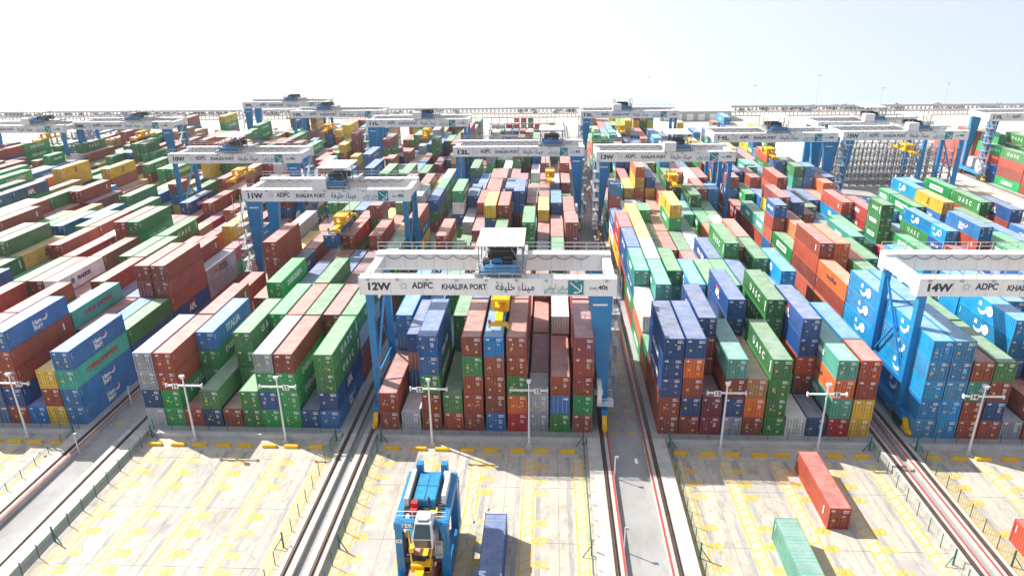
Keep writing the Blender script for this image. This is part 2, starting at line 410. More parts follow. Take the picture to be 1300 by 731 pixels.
# stacks: one list per column from the front; "4:rrg" = 40 ft stack, bottom first; "2:" = 20 ft
FRONT = {
 10: ["4:rrr 4:rrrr 4:rGrG", "4:rGG 4:rrG 4:rrrr", "4:bbn 4:rGG 4:rrrw", "4:rrnr 4:rrrr 4:yyr 4:rGG", "4:nr 4:rrG 4:rrr 4:rrrG", "4:nnn 4:Gr 4:rrrr 4:GGrG",
      "4:rnrrB 4:yrtt 4:rrn 4:rrG", "2:B 2:rr 4:rgR 4:rrn 4:brrr", "4:yry 4:rrB 4:nrrrr 4:rrrr", "4:BBtB 4:nnG 4:nnrrr 4:rss 4:rgR"],
 11: ["4:snss 4:rr 4:rrr 4:rr", "4:ggrr 4:rrrr 4:rr 4:ggrrr", "2:r 4:rggB 2:rr 4:rrr 4:rnn", "4:nG 4:rrr 4:gggg 4:nn", "2:r 4:GGGG 4:rr 4:nnn 4:sy",
      "2:GG 2:rr 4:rrrg 4:rww 4:rrr", "4:gngs 4:rrrr 4:GGGG 4:rbb", "4:gggr 4:GGGG 4:mmm 4:rrm", "4:n 4:rrrr 4:mmR 4:GGr", "4:BnGG 4:rrsG 4:rrr 4:GGGG"],
 12: ["4:rr 4:BBBB 4:nBbc 4:rrr", "2:s 4:nnrn 4:rrn 4:bbb 4:rGG", "4:rrgbb 4:bb 4:GGGG 4:rrr", "4:rG 4:GGGG 4:rsG 4:rrrr", "4:rrrgr 4:rrrgn 4:rrG 4:gGGG", "4:BrrrB 4:rrrrs 4:rry 4:rrGr",
      "4:RoGrr 4:rrrrr 4:rr 4:rG", "2:ss 4:mm 4:rr 4:nrr 4:GGs", "4:GBr 4:rrmw 4:rrm 4:rGGG", "4:rgrrm 4:rrrrr 4:rrr 4:GGw"],
 13: ["4:rrnnn 2:og 4:gow 4:rgbt 4:grnb", "4:rnron 4:nnn 4:rnnt 4:Gggw 4:yyyy", "2:mm 4:rrrrn 4:Gt 4:cctG 4:GGG", "4:snrt 4:Gts 4:cccc 4:bG", "4:rok 4:rrRnn 4:nccG 4:rrr", "4:GGGG 4:bt 4:GGGg 4:rrsn 4:rrw",
      "2:w 2:tt 4:GGGGG 4:mmnn 4:rGGGG", "2:n 4:nrrnn 4:GGGG 4:ttt 4:grrr", "4:Rtot 4:tbb 4:ccc 4:ggrG 4:rrrr", "2:yyrr 4:bbbc 4:nnG 4:cccc 4:Gtt"],
 14: ["4:ccccc 4:ccccc 4:noro 4:rrrrr 4:grg", "4:ccccc 4:ccccc 4:ccG 4:nrroo 4:rroo", "4:rrtr 4:ooor 4:GGGG 4:rroo 4:ry", "4:rnrG 4:GGGG 4:nnn 4:GGGG 4:ccb", "2:s 2:rr 4:rrg 4:ccccc 4:ngc", "2:rr 4:ccccc 4:ccccc 4:nn 4:cc",
      "4:rrrr 4:ccccc 4:tGr 4:nnn 4:rr", "4:rrrr 4:GGGG 4:nnng 4:roo", "4:rrr 4:GGG 4:rnn 4:rnr", "4:rrr 4:Gg 4:rrg 4:bnn"]}
PAL = {7: 'rrGGgnmykbsB', 8: 'rrGGGgnmykrBb', 9: 'rrrGGGgnyyrBkmb', 10: 'rrrrrGGGgnyBrmkbwm', 11: 'rrrrGGGggnbrmyGsB',
       12: 'rrrGGGgrbsynGrBwmr', 13: 'rqoGGgnbyycwBtnrRgc', 14: 'rqqoGGgnbytcqRbgc', 15: 'rqRqoGggnbbycGcB', 17: 'rqgGwrbm'}
# last rows (row index) and typical heights per block
NROW = {7: 16, 8: 17, 9: 17, 10: 17, 11: 17, 12: 13, 13: 18, 14: 16, 15: 8, 17: 9}
L40, L20 = 12.19, 6.06
SL40, SL20 = 12.50, 6.25
CONT = []    # dict per container
def add_stack(b, cidx, y, ln, codes, row):
    cx, rl, rr, p = BL[b]
    x = cx + (cidx - 4.5) * p + rnd.uniform(-0.05, 0.05)
    for t, k in enumerate(codes):
        if k == 'r' and b >= 13 and rnd.random() < (0.45 if row else 0.0): k = 'q'
        CONT.append(dict(b=b, c=cidx, row=row, t=t, n=len(codes), x=x + rnd.uniform(-.03, .03), y=y + rnd.uniform(-.05, .05), z=t * CH, L=ln, k=k))
for b in BL:
    y0 = {17: 62.0, 15: -2.4}.get(b, -2.4)
    yend = y0 + NROW[b] * SL40
    for cidx in range(7 if b == 15 else 10):
        y = y0; row = 0
        if b in FRONT:
            for tok in FRONT[b][cidx].split():
                k, codes = tok.split(':')
                ln, sl = (L40, SL40) if k == '4' else (L20, SL20)
                add_stack(b, cidx, y, ln, codes, row); y += sl; row += 1
        base = 3 + rnd.random()
        prev = rnd.choice(PAL[b])
        while y + 6 < yend:
            two = rnd.random() < 0.10 or y + 12 > yend
            ln, sl = (L20, SL20) if two else (L40, SL40)
            f = (y - y0) / (yend - y0)
            mean = {14: 3.7 - 1.2 * f, 15: 3.2 - 0.9 * f, 13: 3.4 - 0.4 * f, 17: 3.2, 12: 3.3 - 0.3 * f}.get(b, 3.3)
            wob = 0.75 * math.sin(y * 0.071 + b * 1.7 + cidx * 0.35) + 0.45 * math.sin(y * 0.19 + cidx * 0.9 + b)
            h = max(1, min(5, int(round(mean + wob + rnd.gauss(0, 0.85)))))
            if rnd.random() < 0.025: h = 0
            codes = ''
            for t in range(h):
                if rnd.random() < 0.82: prev = rnd.choice(PAL[b])
                codes += prev
            if b == 17 and cidx == 0 and row < 7 : codes = ['gggg', 'ogrg', 'rwbw', 'ww', 'rrr', 'grrG', 'bbrg'][row]; ln, sl = L40, SL40
            add_stack(b, cidx, y, ln, codes, row); y += sl; row += 1
# the box hanging under the gantry over block 11
# ---- which containers show largest: cast a coarse grid of camera rays at plain boxes
vs = []; fs = []
for i, c in enumerate(CONT):
    mb_ = len(vs); x0, x1 = c['x'] - CW / 2, c['x'] + CW / 2
    y0, y1, z0, z1 = c['y'], c['y'] + c['L'], c['z'], c['z'] + CH - 0.02
    vs += [(x0,y0,z0),(x1,y0,z0),(x1,y1,z0),(x0,y1,z0),(x0,y0,z1),(x1,y0,z1),(x1,y1,z1),(x0,y1,z1)]
    for f in ((0,3,2,1),(4,5,6,7),(0,1,5,4),(1,2,6,5),(2,3,7,6),(3,0,4,7)): fs.append(tuple(mb_ + q for q in f))
tree = BVHTree.FromPolygons(vs, fs)
W_, H_ = 416, 234
cnt = [0] * len(CONT)
for j in range(H_):
    yy = ((j + 0.5) / H_ * 575 - 287.5) / 1024 * 1
    for i in range(W_):
        xx = (i + 0.5) / W_ - 0.5
        d = fwd * FX + r2 * xx - u2 * yy
        h = tree.ray_cast(CAM, d)
        if h[0] is not None: cnt[h[2] // 6] += 1
order = sorted(range(len(CONT)), key=lambda i: -cnt[i])
IND = set(order[:288])
print('containers', len(CONT), 'visible', sum(1 for c in cnt if c), 'cut', cnt[order[287]])

# ---- one detailed prototype per length
def proto(Ln):
    P = {}
    hw = CW / 2
    b = MB()
    # corrugated long walls
    n = int((Ln - 0.36) / 0.36); pt = (Ln - 0.36) / n
    for s in (-1, 1):
        prof = []
        for i in range(n):
            y = 0.18 + i * pt
            prof += [(y, 0.0), (y + pt * .38, 0.0), (y + pt * .5, 0.045), (y + pt * .88, 0.045)]
        prof.append((Ln - 0.18, 0.0))
        for (ya, da), (yb, db) in zip(prof, prof[1:]):
            xa, xb = s * (hw - 0.03 - da), s * (hw - 0.03 - db)
            q = [(xa, ya, 0.15), (xb, yb, 0.15), (xb, yb, CH - 0.11), (xa, ya, CH - 0.11)]
            b.quad(q if s > 0 else q[::-1])
    b.box(-hw + 0.12, hw - 0.12, Ln - 0.06, Ln - 0.03, 0.15, CH - 0.11)
    b.box(-hw + 0.06, hw - 0.06, 0.1, Ln - 0.07, 0.10, 0.14)
    P['body'] = b.mesh('body', M['paint'])
    r = MB(); r.box(-hw + 0.05, hw - 0.05, 0.14, Ln - 0.14, CH - 0.10, CH - 0.045)
    nr = int((Ln - 0.6) / 0.5)
    for k in range(nr):
        y = 0.35 + k * (Ln - 0.7) / nr
        r.hexa([(-hw + .1, y, CH - .046), (hw - .1, y, CH - .046), (hw - .1, y + .24, CH - .046), (-hw + .1, y + .24, CH - .046)],
               [(-hw + .12, y + .05, CH - .026), (hw - .12, y + .05, CH - .026), (hw - .12, y + .19, CH - .026), (-hw + .12, y + .19, CH - .026)])
    P['roof'] = r.mesh('roof', M['roof'])
    f = MB()
    for s in (-1, 1):
        x0, x1 = sorted((s * hw, s * (hw - 0.12)))
        for y in (0.0, Ln - 0.17): f.box(x0, x1, y, y + 0.17, 0.11, CH - 0.13)
        x0, x1 = sorted((s * (hw - 0.004), s * (hw - 0.09)))
        f.box(x0, x1, 0.17, Ln - 0.17, 0.02, 0.155)
        f.box(x0, x1, 0.17, Ln - 0.17, CH - 0.12, CH - 0.035)
        for y in (-0.012, Ln - 0.168):
            for z in (0.0, CH - 0.13):
                x0, x1 = sorted((s * (hw + 0.008), s * (hw - 0.16)))
                f.box(x0, x1, y, y + 0.18, z, z + 0.118)
    for y in (0.01, Ln - 0.14):
        f.box(-hw + 0.161, hw - 0.161, y, y + 0.13, 0.02, 0.15)
        f.box(-hw + 0.161, hw - 0.161, y, y + 0.13, CH - 0.14, CH - 0.035)
    P['frame'] = f.mesh('frame', M['paint'])
    for s, nm in ((-1, 'l'), (1, 'r')):
        d = MB(); x0, x1 = sorted((s * 0.012, s * (hw - 0.125)))
        d.box(x0, x1, 0.075, 0.11, 0.155, CH - 0.145)
        for k in range(4):
            zc = 0.32 + k * 0.6
            d.box(x0 + 0.06, x1 - 0.06, 0.055, 0.075, zc, zc + 0.40)
        g0, g1 = sorted((s * 0.0, s * 0.011)); d.box(g0, g1, 0.06, 0.10, 0.155, CH - 0.145, 1)
        g0, g1 = sorted((s * (hw - 0.124), s * (hw - 0.105))); d.box(g0, g1, 0.05, 0.10, 0.155, CH - 0.145, 1)
        d.box(x0, x1, 0.05, 0.10, 0.13, 0.154, 1); d.box(x0, x1, 0.05, 0.10, CH - 0.144, CH - 0.115, 1)
        for q in (0.2, 0.55, 0.95): d.box(s * q - 0.02, s * q + 0.02, 0.045, 0.074, 0.2, CH - 0.2, 1)  # dark strips beside the locking bars, shade painted in for depth
        P['door' + nm] = d.mesh('door', [M['paint'], M['shade']])
        for q in (0.30, 0.82):
            lb = MB(); xx = s * q
            lb.tube((xx, 0.03, 0.09), (xx, 0.03, CH - 0.09), 0.026, 6)
            lb.box(xx - 0.05, xx + 0.05, 0.0, 0.06, 0.06, 0.14); lb.box(xx - 0.05, xx + 0.05, 0.0, 0.06, CH - 0.14, CH - 0.06)
            lb.box(xx - 0.03, xx + 0.24, 0.012, 0.035, 1.05, 1.09)
            P['bar%s%d' % (nm, int(q * 10))] = lb.mesh('locking_bar', M['lbar'])
    return P
PROTO = {L40: proto(L40), L20: proto(L20)}
def marks(seed, Ln):
    q = random.Random(seed); b = MB()
    z = CH - 0.42
    for k in range(2): b.box(0.36, 0.36 + q.uniform(.55, .72), 0.045, 0.054, z - k * 0.22, z - k * 0.22 + 0.12, 0)
    for k in range(q.randint(2, 5)): b.box(0.40, 0.40 + q.uniform(.2, .45), 0.045, 0.054, z - 0.62 - k * 0.13, z - 0.62 - k * 0.13 + 0.06, 0)
    for k in range(q.randint(0, 4)):
        x = q.uniform(-1.0, .7); z2 = q.uniform(.5, 2.0); b.box(x, x + q.uniform(.08, .22), 0.04, 0.054, z2, z2 + q.uniform(.05, .16), 0)
    if q.random() < .7: b.box(-0.98, -0.98 + q.uniform(.25, .5), 0.045, 0.054, z - 0.1, z + 0.14, 0)
    if q.random() < .5: b.box(-0.75, -0.45, 0.044, 0.054, z - 1.35, z - 1.05, 1)
    if q.random() < .4: b.box(0.45, 0.70, 0.044, 0.054, 0.45, 0.72, 1)
    # code panel at the end of each long side
    for s in (-1, 1):
        x0, x1 = sorted((s * 1.192, s * 1.203))
        for k in range(2):
            y = Ln - 0.55 if s < 0 else 0.5
            b.box(x0, x1, y - 0.05, y + 0.05, CH - 1.25 + 0 * k, CH - 0.40, 0)
    return b.mesh('marking', [M['mark'], M['ymark']])
MARKS = {(s, Ln): marks(s, Ln) for s in range(20) for Ln in (L40, L20)}

def side_place(mb, me, Ln, s, yc, zc, m=0):
    if s > 0: mm = frame_mat((CW / 2 + 0.004, yc, zc), (0, 1, 0), (0, 0, 1))
    else: mm = frame_mat((-CW / 2 - 0.004, yc, zc), (0, -1, 0), (0, 0, 1))
    put_mesh(mb, me, mm, m)
def swirl(mb, s, yc, zc, m=0, sc_=1.0):
    # white crescent with a ball
    x0 = s * (CW / 2 + 0.004)
    def pt(u, v): return (x0 + s * 0.012, yc + (u if s > 0 else -u) * sc_, zc + v * sc_)
    N = 14
    for i in range(N):
        a0, a1 = R(200 + 200 * i / N), R(200 + 200 * (i + 1) / N)
        def wd(a): return 0.10 + 0.30 * math.sin((a - R(200)) / R(200) * math.pi)
        q = [pt(0.8 * math.cos(a0), 0.7 * math.sin(a0)), pt(0.8 * math.cos(a1), 0.7 * math.sin(a1)),
             pt((0.8 - wd(a1)) * math.cos(a1), (0.7 - wd(a1)) * math.sin(a1)), pt((0.8 - wd(a0)) * math.cos(a0), (0.7 - wd(a0)) * math.sin(a0))]
        mb.quad(q if s > 0 else q[::-1], m)
def disc(mb, s, yc, zc, r, m=0):
    x0 = s * (CW / 2 + 0.014)
    q = [(x0, yc + s * r * math.cos(2 * math.pi * i / 14), zc + r * math.sin(2 * math.pi * i / 14)) for i in range(14)]
    mb.quad(q, m)
def plate(mb, s, y0, y1, z0, z1, m=0, e=0.002):
    x0, x1 = sorted((s * (CW / 2 - 0.02), s * (CW / 2 + 0.012 + e)))
    mb.box(x0, x1, y0, y1, z0, z1, m)
_lt = {}
def lettering(kind, Ln):
    key = (kind, Ln)
    if key in _lt: return _lt[key]
    b = MB(); mid = Ln / 2; zc = CH / 2 + 0.05
    sm = Ln < 8
    for s in (-1, 1):
        if kind == 'spaced':
            side_place(b, text_mesh('UASC', 1.35 if not sm else 0.9, 1.9 if not sm else 1.3, 0.03, res=2), Ln, s, mid + s * 0.2, zc)
            plate(b, s, *(sorted((Ln - 0.85, Ln - 0.6)) if s > 0 else sorted((0.55, 0.8))), 0.7, CH - 0.5)
        elif kind == 'ever':
            side_place(b, text_mesh('EVERGREEN', 1.25 if not sm else 0.75, 1.0, 0.03, res=2), Ln, s, mid, zc)
        elif kind == 'everbox':
            plate(b, s, mid - 3.0, mid + 3.0, zc - 0.55, zc + 0.55) if not sm else plate(b, s, mid - 1.7, mid + 1.7, zc - 0.4, zc + 0.4)
            side_place(b, text_mesh('EVERGREEN', 0.85 if not sm else 0.5, 1.0, 0.02, res=2, extrude=0.02), Ln, s, mid, zc, 4)
        elif kind == 'ham':
            side_place(b, text_mesh('Ham\nBurg', 0.95, 0.95, 0.03, res=2, lines=0.75), Ln, s, mid - s * 0.2, zc - 0.25)
            swirl(b, s, mid + s * 1.3, zc + 0.3, 0, 0.75)
            disc(b, s, mid + s * 1.25, zc + 0.5, 0.22, 2)
        elif kind == 'ital':
            side_place(b, text_mesh('ITALIA', 1.5, 1.0, 0.05, res=2), Ln, s, mid, zc)
        elif kind == 'swirl':
            swirl(b, s, mid - s * 0.9, zc, 0, 1.25); disc(b, s, mid + s * 0.75, zc + 0.15, 0.72); disc(b, s, mid + s * 0.85, zc + 0.16, 0.3, 3)
            b.quad([(s * (CW / 2 + .012), mid - s * 1.9, zc + .2), (s * (CW / 2 + .012), mid - s * 1.2, zc + .2), (s * (CW / 2 + .012), mid - s * 1.3, zc + .8), (s * (CW / 2 + .012), mid - s * 1.8, zc + .8)], 0)
        elif kind == 'cma':
            side_place(b, text_mesh('CMA CGM', 1.15 if not sm else 0.8, 1.0, 0.03, res=2), Ln, s, mid, zc)
        elif kind == 'apl':
            side_place(b, text_mesh('APL', 1.45, 0.95, 0.06, res=2), Ln, s, mid, zc - 0.2)
            plate(b, s, mid - 1.0, mid + 1.1, zc + 0.50, zc + 0.82, 2)
        elif kind == 'maersk':
            side_place(b, text_mesh('MAERSK', 1.0, 1.0, 0.03, res=2), Ln, s, mid + s * 0.5, zc, 3)
            disc(b, s, mid - s * 2.6, zc, 0.5, 1)
        elif kind == 'seal':
            side_place(b, text_mesh('MAERSK\nSEALAND', 0.85, 1.0, 0.02, res=2), Ln, s, mid + s * .4, zc, 3)
            plate(b, s, mid - s * 2.6 - .4, mid - s * 2.6 + .4, zc - 0.3, zc + .3, 2)
        elif kind == 'saf':
            side_place(b, text_mesh('Safmarine', 1.2, 1.0, 0.03, res=2), Ln, s, mid, zc)
        elif kind == 'msc':
            side_place(b, text_mesh('M\nSC', 0.95, 1.0, 0.03, res=2), Ln, s, mid, zc, 3)
        elif kind == 'hyu':
            side_place(b, text_mesh('HYUNDAI', 1.15 if not sm else 0.8, 1.0, 0.04, res=2), Ln, s, mid, zc)
        elif kind == 'china':
            side_place(b, text_mesh('CHINA SHIPPING', 0.95 if not sm else 0.5, 1.0, 0.02, res=2), Ln, s, mid, zc, 2)
        elif kind == 'hapag':
            side_place(b, text_mesh('Hapag-Lloyd', 0.85 if not sm else 0.5, 1.0, 0.02, res=2), Ln, s, mid, zc, 3)
        elif kind == 'small':
            plate(b, s, mid + s * (Ln * .36) - 0.14, mid + s * (Ln * .36) + 0.14, 0.9, 1.9, 0)
        elif kind == 'wbox':
            plate(b, s, mid - 1.6, mid + 1.6, zc - 0.3, zc + 0.4, 0)
    mats = [M['mark'], M['teal'], M['rmark'], M['dmark'], plain('green_lettering', (0.01, 0.2, 0.06), 0.5) if 'gl' not in M else M['gl']]
    M['gl'] = mats[4]
    me = b.mesh('lettering', mats) if b.v else None
    _lt[key] = me; return me
def letkind(c):
    h = (c['c'] * 7 + c['row'] * 13 + c['t'] * 5 + c['b'] * 3) % 20
    k = c['k']; right = c['b'] >= 13
    if k == 'G': return 'spaced' if h < 15 else 'wbox' if right else None
    if k == 'g': return 'everbox' if right else 'ever'
    if k == 'B': return 'ham' if not (c['b'] == 11 and c['t'] == 3) else 'ital'
    if k == 'c': return 'swirl'
    if k == 'n': return 'apl' if h < 6 else 'cma' if h < 15 else None
    if k == 'b': return 'cma' if h < 9 else 'saf' if c['b'] == 17 else None
    if k == 'w': return 'maersk' if h < 15 else None
    if k == 's': return 'seal' if h < 12 else None
    if k == 'y': return 'msc'
    if k == 'R': return 'hyu'
    if k == 't': return 'china' if not right else 'wbox'
    if k == 'o': return 'hapag' if h < 9 else 'small'
    return 'small' if h < 9 else None
ORD = ['first', 'second', 'third', 'fourth', 'fifth', 'sixth', 'seventh', 'eighth', 'ninth', 'tenth', 'eleventh', 'twelfth', 'thirteenth', 'fourteenth', 'fifteenth', 'sixteenth', 'seventeenth', 'eighteenth', 'nineteenth', 'twentieth', 'last', 'last', 'last', 'last', 'last', 'last']
def jit(k, q):
    v = q.uniform(0.78, 1.18); f = max(0.0, q.uniform(-0.18, 0.22))
    g = sum(COL[k]) / 3
    return tuple(min(0.9, (x * (1 - f) + (0.6 * g + 0.10) * f) * v * q.uniform(0.93, 1.07)) for x in COL[k])
def make_container(c, label, loc=None, rz=0, group='shipping containers in the yard', kind=None, seed=None):
    q = random.Random(hash((round(c['x'] * 3), round(c['y'] * 3), c['t'])) if seed is None else seed)
    P = PROTO[c['L']]; cl = (*jit(c['k'], q), 1)
    root = empty('shipping_container', loc or (c['x'], c['y'], c['z']), rz)
    tag(root, label, 'shipping container', group)
    def part(nm, me, par=root):
        o = obj(nm, me, par); o.color = cl; return o
    part('body', P['body']); part('roof', P['roof']); part('frame', P['frame'])
    for s in 'lr':
        d = part('door', P['door' + s])
        for z in (3, 8): part('locking_bar', P['bar%s%d' % (s, z)], d)
    part('marking', MARKS[(q.randrange(20), c['L'])])
    lk = kind if kind is not None else letkind(c)
    if lk:
        me = lettering(lk, c['L'])
        if me: part('lettering', me)
    return root
TIER = {1: 'bottom', 2: 'second-tier', 3: 'third-tier', 4: 'fourth-tier', 5: 'fifth-tier', 6: 'sixth-tier'}
GN = {7: 'the 07L gantry', 8: 'the 08L gantry', 9: 'the 09L gantry', 10: 'gantry 10W', 11: 'gantry 11W', 12: 'gantry 12W', 13: 'gantry 13W', 14: 'gantry 14W', 15: 'gantry 15W', 17: 'gantry 17L'}
for i in sorted(IND):
    c = CONT[i]
    tier = 'topmost' if c['t'] == c['n'] - 1 and c['n'] > 1 else TIER[c['t'] + 1]
    if c['n'] == 1: tier = 'lone'
    rown = 'front stack' if c['row'] == 0 else '%s stack back' % ORD[c['row']]
    lab = '%s %s container, %s, %s column from left, lane of %s' % (tier, CNAME[c['k']], rown, ORD[c['c']], GN[c['b']].replace('the ', ''))
    make_container(c, lab)
# ---- everything smaller in the picture: one mesh
rest = MB(); rcol = []; ruv = []
def rface(pts, m, colr, uv):
    rest.quad(pts, m); rcol.append(colr); ruv.append(uv)
LK = {'spaced': ('UASC', 1.35, 1.9), 'ever': ('EVERGREEN', 1.25, 1.0), 'cma': ('CMA CGM', 1.15, 1.0), 'apl': ('APL', 1.45, .95), 'maersk': ('MAERSK', 1.0, 1.0),
      'saf': ('Safmarine', 1.2, 1.0), 'msc': ('MSC', .9, 1.0), 'hyu': ('HYUNDAI', 1.15, 1.0), 'ham': ('Ham Burg', 1.0, 1.0), 'china': ('CHINA SHIPPING', .9, 1.0)}
for i, c in enumerate(CONT):
    if i in IND: continue
    q = random.Random(i); cl = (*jit(c['k'], q), 1)
    x0, x1 = c['x'] - CW / 2, c['x'] + CW / 2; y0, y1 = c['y'], c['y'] + c['L']; z0, z1 = c['z'] + 0.02, c['z'] + CH - 0.035
    ln = c['L']
    fr = (*[v * 0.9 for v in cl[:3]], 1)
    rface([(x0,y0,z1),(x1,y0,z1),(x1,y1,z1),(x0,y1,z1)], 1, cl, [(0,0),(0,CW),(ln,CW),(ln,0)])
    rface([(x1,y0,z0),(x1,y1,z0),(x1,y1,z1),(x1,y0,z1)], 0, cl, [(0,0),(ln,0),(ln,CH),(0,CH)])
    rface([(x0,y1,z0),(x0,y0,z0),(x0,y0,z1),(x0,y1,z1)], 0, cl, [(ln,0),(0,0),(0,CH),(ln,CH)])
    rface([(x1,y1,z0),(x0,y1,z0),(x0,y1,z1),(x1,y1,z1)], 0, cl, [(0,0),(CW,0),(CW,CH),(0,CH)])
    # door end slightly recessed behind its frame
    rface([(x0,y0,z0),(x1,y0,z0),(x1,y0,z1),(x0,y0,z1)], 0, cl, [(0,0),(CW,0),(CW,CH),(0,CH)])
    rface([(x0,y1,z0),(x1,y1,z0),(x1,y0,z0),(x0,y0,z0)], 0, cl, [(0,0)] * 4)
    if cnt[i] or c['t'] == c['n'] - 1:
        gr = (0.34, 0.34, 0.34, 1); wh = (0.75, 0.75, 0.73, 1)
        xm = c['x']
        for dx in (-0.82, -0.3, 0.3, 0.82):
            rface([(xm+dx-.035,y0-.03,z0+.05),(xm+dx+.035,y0-.03,z0+.05),(xm+dx+.035,y0-.03,z1-.05),(xm+dx-.035,y0-.03,z1-.05)], 0, gr, [(0,0)]*4)
        rface([(xm+.4,y0-.032,z1-.55),(xm+1.0,y0-.032,z1-.55),(xm+1.0,y0-.032,z1-.32),(xm+.4,y0-.032,z1-.32)], 0, wh, [(0,0)]*4)
        s = -1 if c['x'] > 8 else 1
        lk = letkind(c); white = (0.8, 0.8, 0.78, 1); dk = (0.06, 0.07, 0.1, 1)
        if lk in LK:
            tx, sz, sp = LK[lk]
            me = text_mesh(tx, sz if ln > 8 else sz * .55, sp if ln > 8 else 1.0, 0.03, res=1, extrude=0.0)
            xx = x1 + .02 if s > 0 else x0 - .02
            mm = frame_mat((xx, (y0 + y1) / 2, z0 + CH / 2), (0, s, 0), (0, 0, 1))
            cc = dk if lk in ('maersk', 'msc') else (0.5, 0.04, 0.04, 1) if lk == 'china' else white
            b_ = len(rest.v); rest.v += [tuple(mm @ v.co) for v in me.vertices]
            for p in me.polygons:
                rest.f.append(tuple(b_ + k for k in p.vertices)); rest.m.append(0); rcol.append(cc); ruv.append([(0, 0)] * len(p.vertices))
        elif lk in ('swirl', 'everbox', 'wbox', 'seal'):
            a = 0.9 if lk in ('swirl', 'seal') else 2.6
            a = min(a, ln * .3); ym = (y0 + y1) / 2; xx = x1 + .02 if s > 0 else x0 - .02
            ya, yb = (ym - a, ym + a) if s > 0 else (ym + a, ym - a)
            rface([(xx,ya,z0+.9),(xx,yb,z0+.9),(xx,yb,z0+1.85),(xx,ya,z0+1.85)], 0, dk if lk == 'seal' else white, [(0,0)]*4)
me = rest.mesh('container_stacks', [M['rpaint'], M['rroof']])
at = me.attributes.new('paint', 'FLOAT_COLOR', 'FACE')
at.data.foreach_set('color', [v for cl in rcol for v in cl])
uvl = me.uv_layers.new(name='rib')
uvl.data.foreach_set('uv', [v for f in ruv for uv in f for v in uv])
o = obj('container_stacks', me)
tag(o, 'thousands of smaller looking coloured containers stacked in rows farther back in the yard', 'container stacks', kind='stuff')
# loose boxes on the aprons
lg = 'loose containers on the truck lanes'
def loose(k, x, y, z, ln, lab, kind, sx=1, sy=1, seed=1):
    c = dict(x=x, y=y, z=z, t=0, L=ln, k=k, b=13, c=0, row=0)
    o = make_container(c, lab, seed=seed, kind=kind, group=lg); o.scale = (sx, sy, 1)
    for ch in o.children:
        if ch.name.startswith('roof'): ch.material_slots[0].link = 'OBJECT'; ch.material_slots[0].material = M['roof2']
    return o
loose('q', 38.8, -18.75, -0.70, L40, 'long brick red container alone on the apron behind the yellow wheel stops', 'wbox' and 'small', 0.92, 0.84, 3)
loose('v', 32.6, -32.2, -0.70, L40, 'faded teal green container cut off by the bottom edge', '', 0.94, 0.97, 4)
loose('n', 2.75, -32.9, -0.70, L40, 'dark blue container half in shadow beside the blue carrier', '', 0.94, 1.0, 5)
loose('q', 56.9, -31.9, -0.70, L40, 'brick red container at the right edge of the apron', 'small', 0.94, 1.0, 7)
c = dict(x=-33.5, y=44.5, z=9.2, t=0, L=L40, k='b', b=11, c=0, row=0)
make_container(c, 'deep blue container hanging from the yellow spreader of gantry 11W', seed=8, kind='cma', group='containers lifted by gantries')

# ------------------------------------------------------------------ gantry cranes
GB, GH, GL, SEP = 18.0, 2.22, 32.0, 9.2
AR1 = '\ufe94\ufed4\ufef4\ufee0\ufea7 \ufe80\ufe8e\ufee8\ufef4\ufee3'
AR2 = '\ufef2\ufe92\ufec7\ufeee\ufe91\ufe83 \ufe8a\ufed3\ufe8d\ufeae\ufee3'
def railing_mb(x0, x1, y, z, st=1.6, h=1.1):
    b = MB(); n = int((x1 - x0) / st)
    for i in range(n + 1):
        x = x0 + (x1 - x0) * i / n; b.bar((x, y, z), (x, y, z + h), 0.08)
    for q in (0.55, 1.1): b.bar((x0, y, z + q), (x1, y, z + q), 0.085)
    return b
GM = {}
m, n, bb = newmat('girder_white'); p = wpos(n)
c = mix(n, ramp(n, noise(n, 1.0, 5, 0.65, p, (1.6, 1.6, 0.18)), [(0.48, 0.0), (0.75, 0.30)]), (0.80, 0.80, 0.79), (0.42, 0.38, 0.33))
n.links.new(c, bb.inputs['Base Color']); bb.inputs['Roughness'].default_value = 0.45; M['gwhite'] = m
M['seam'] = plain('seam_grey', (0.55, 0.55, 0.55), 0.5)
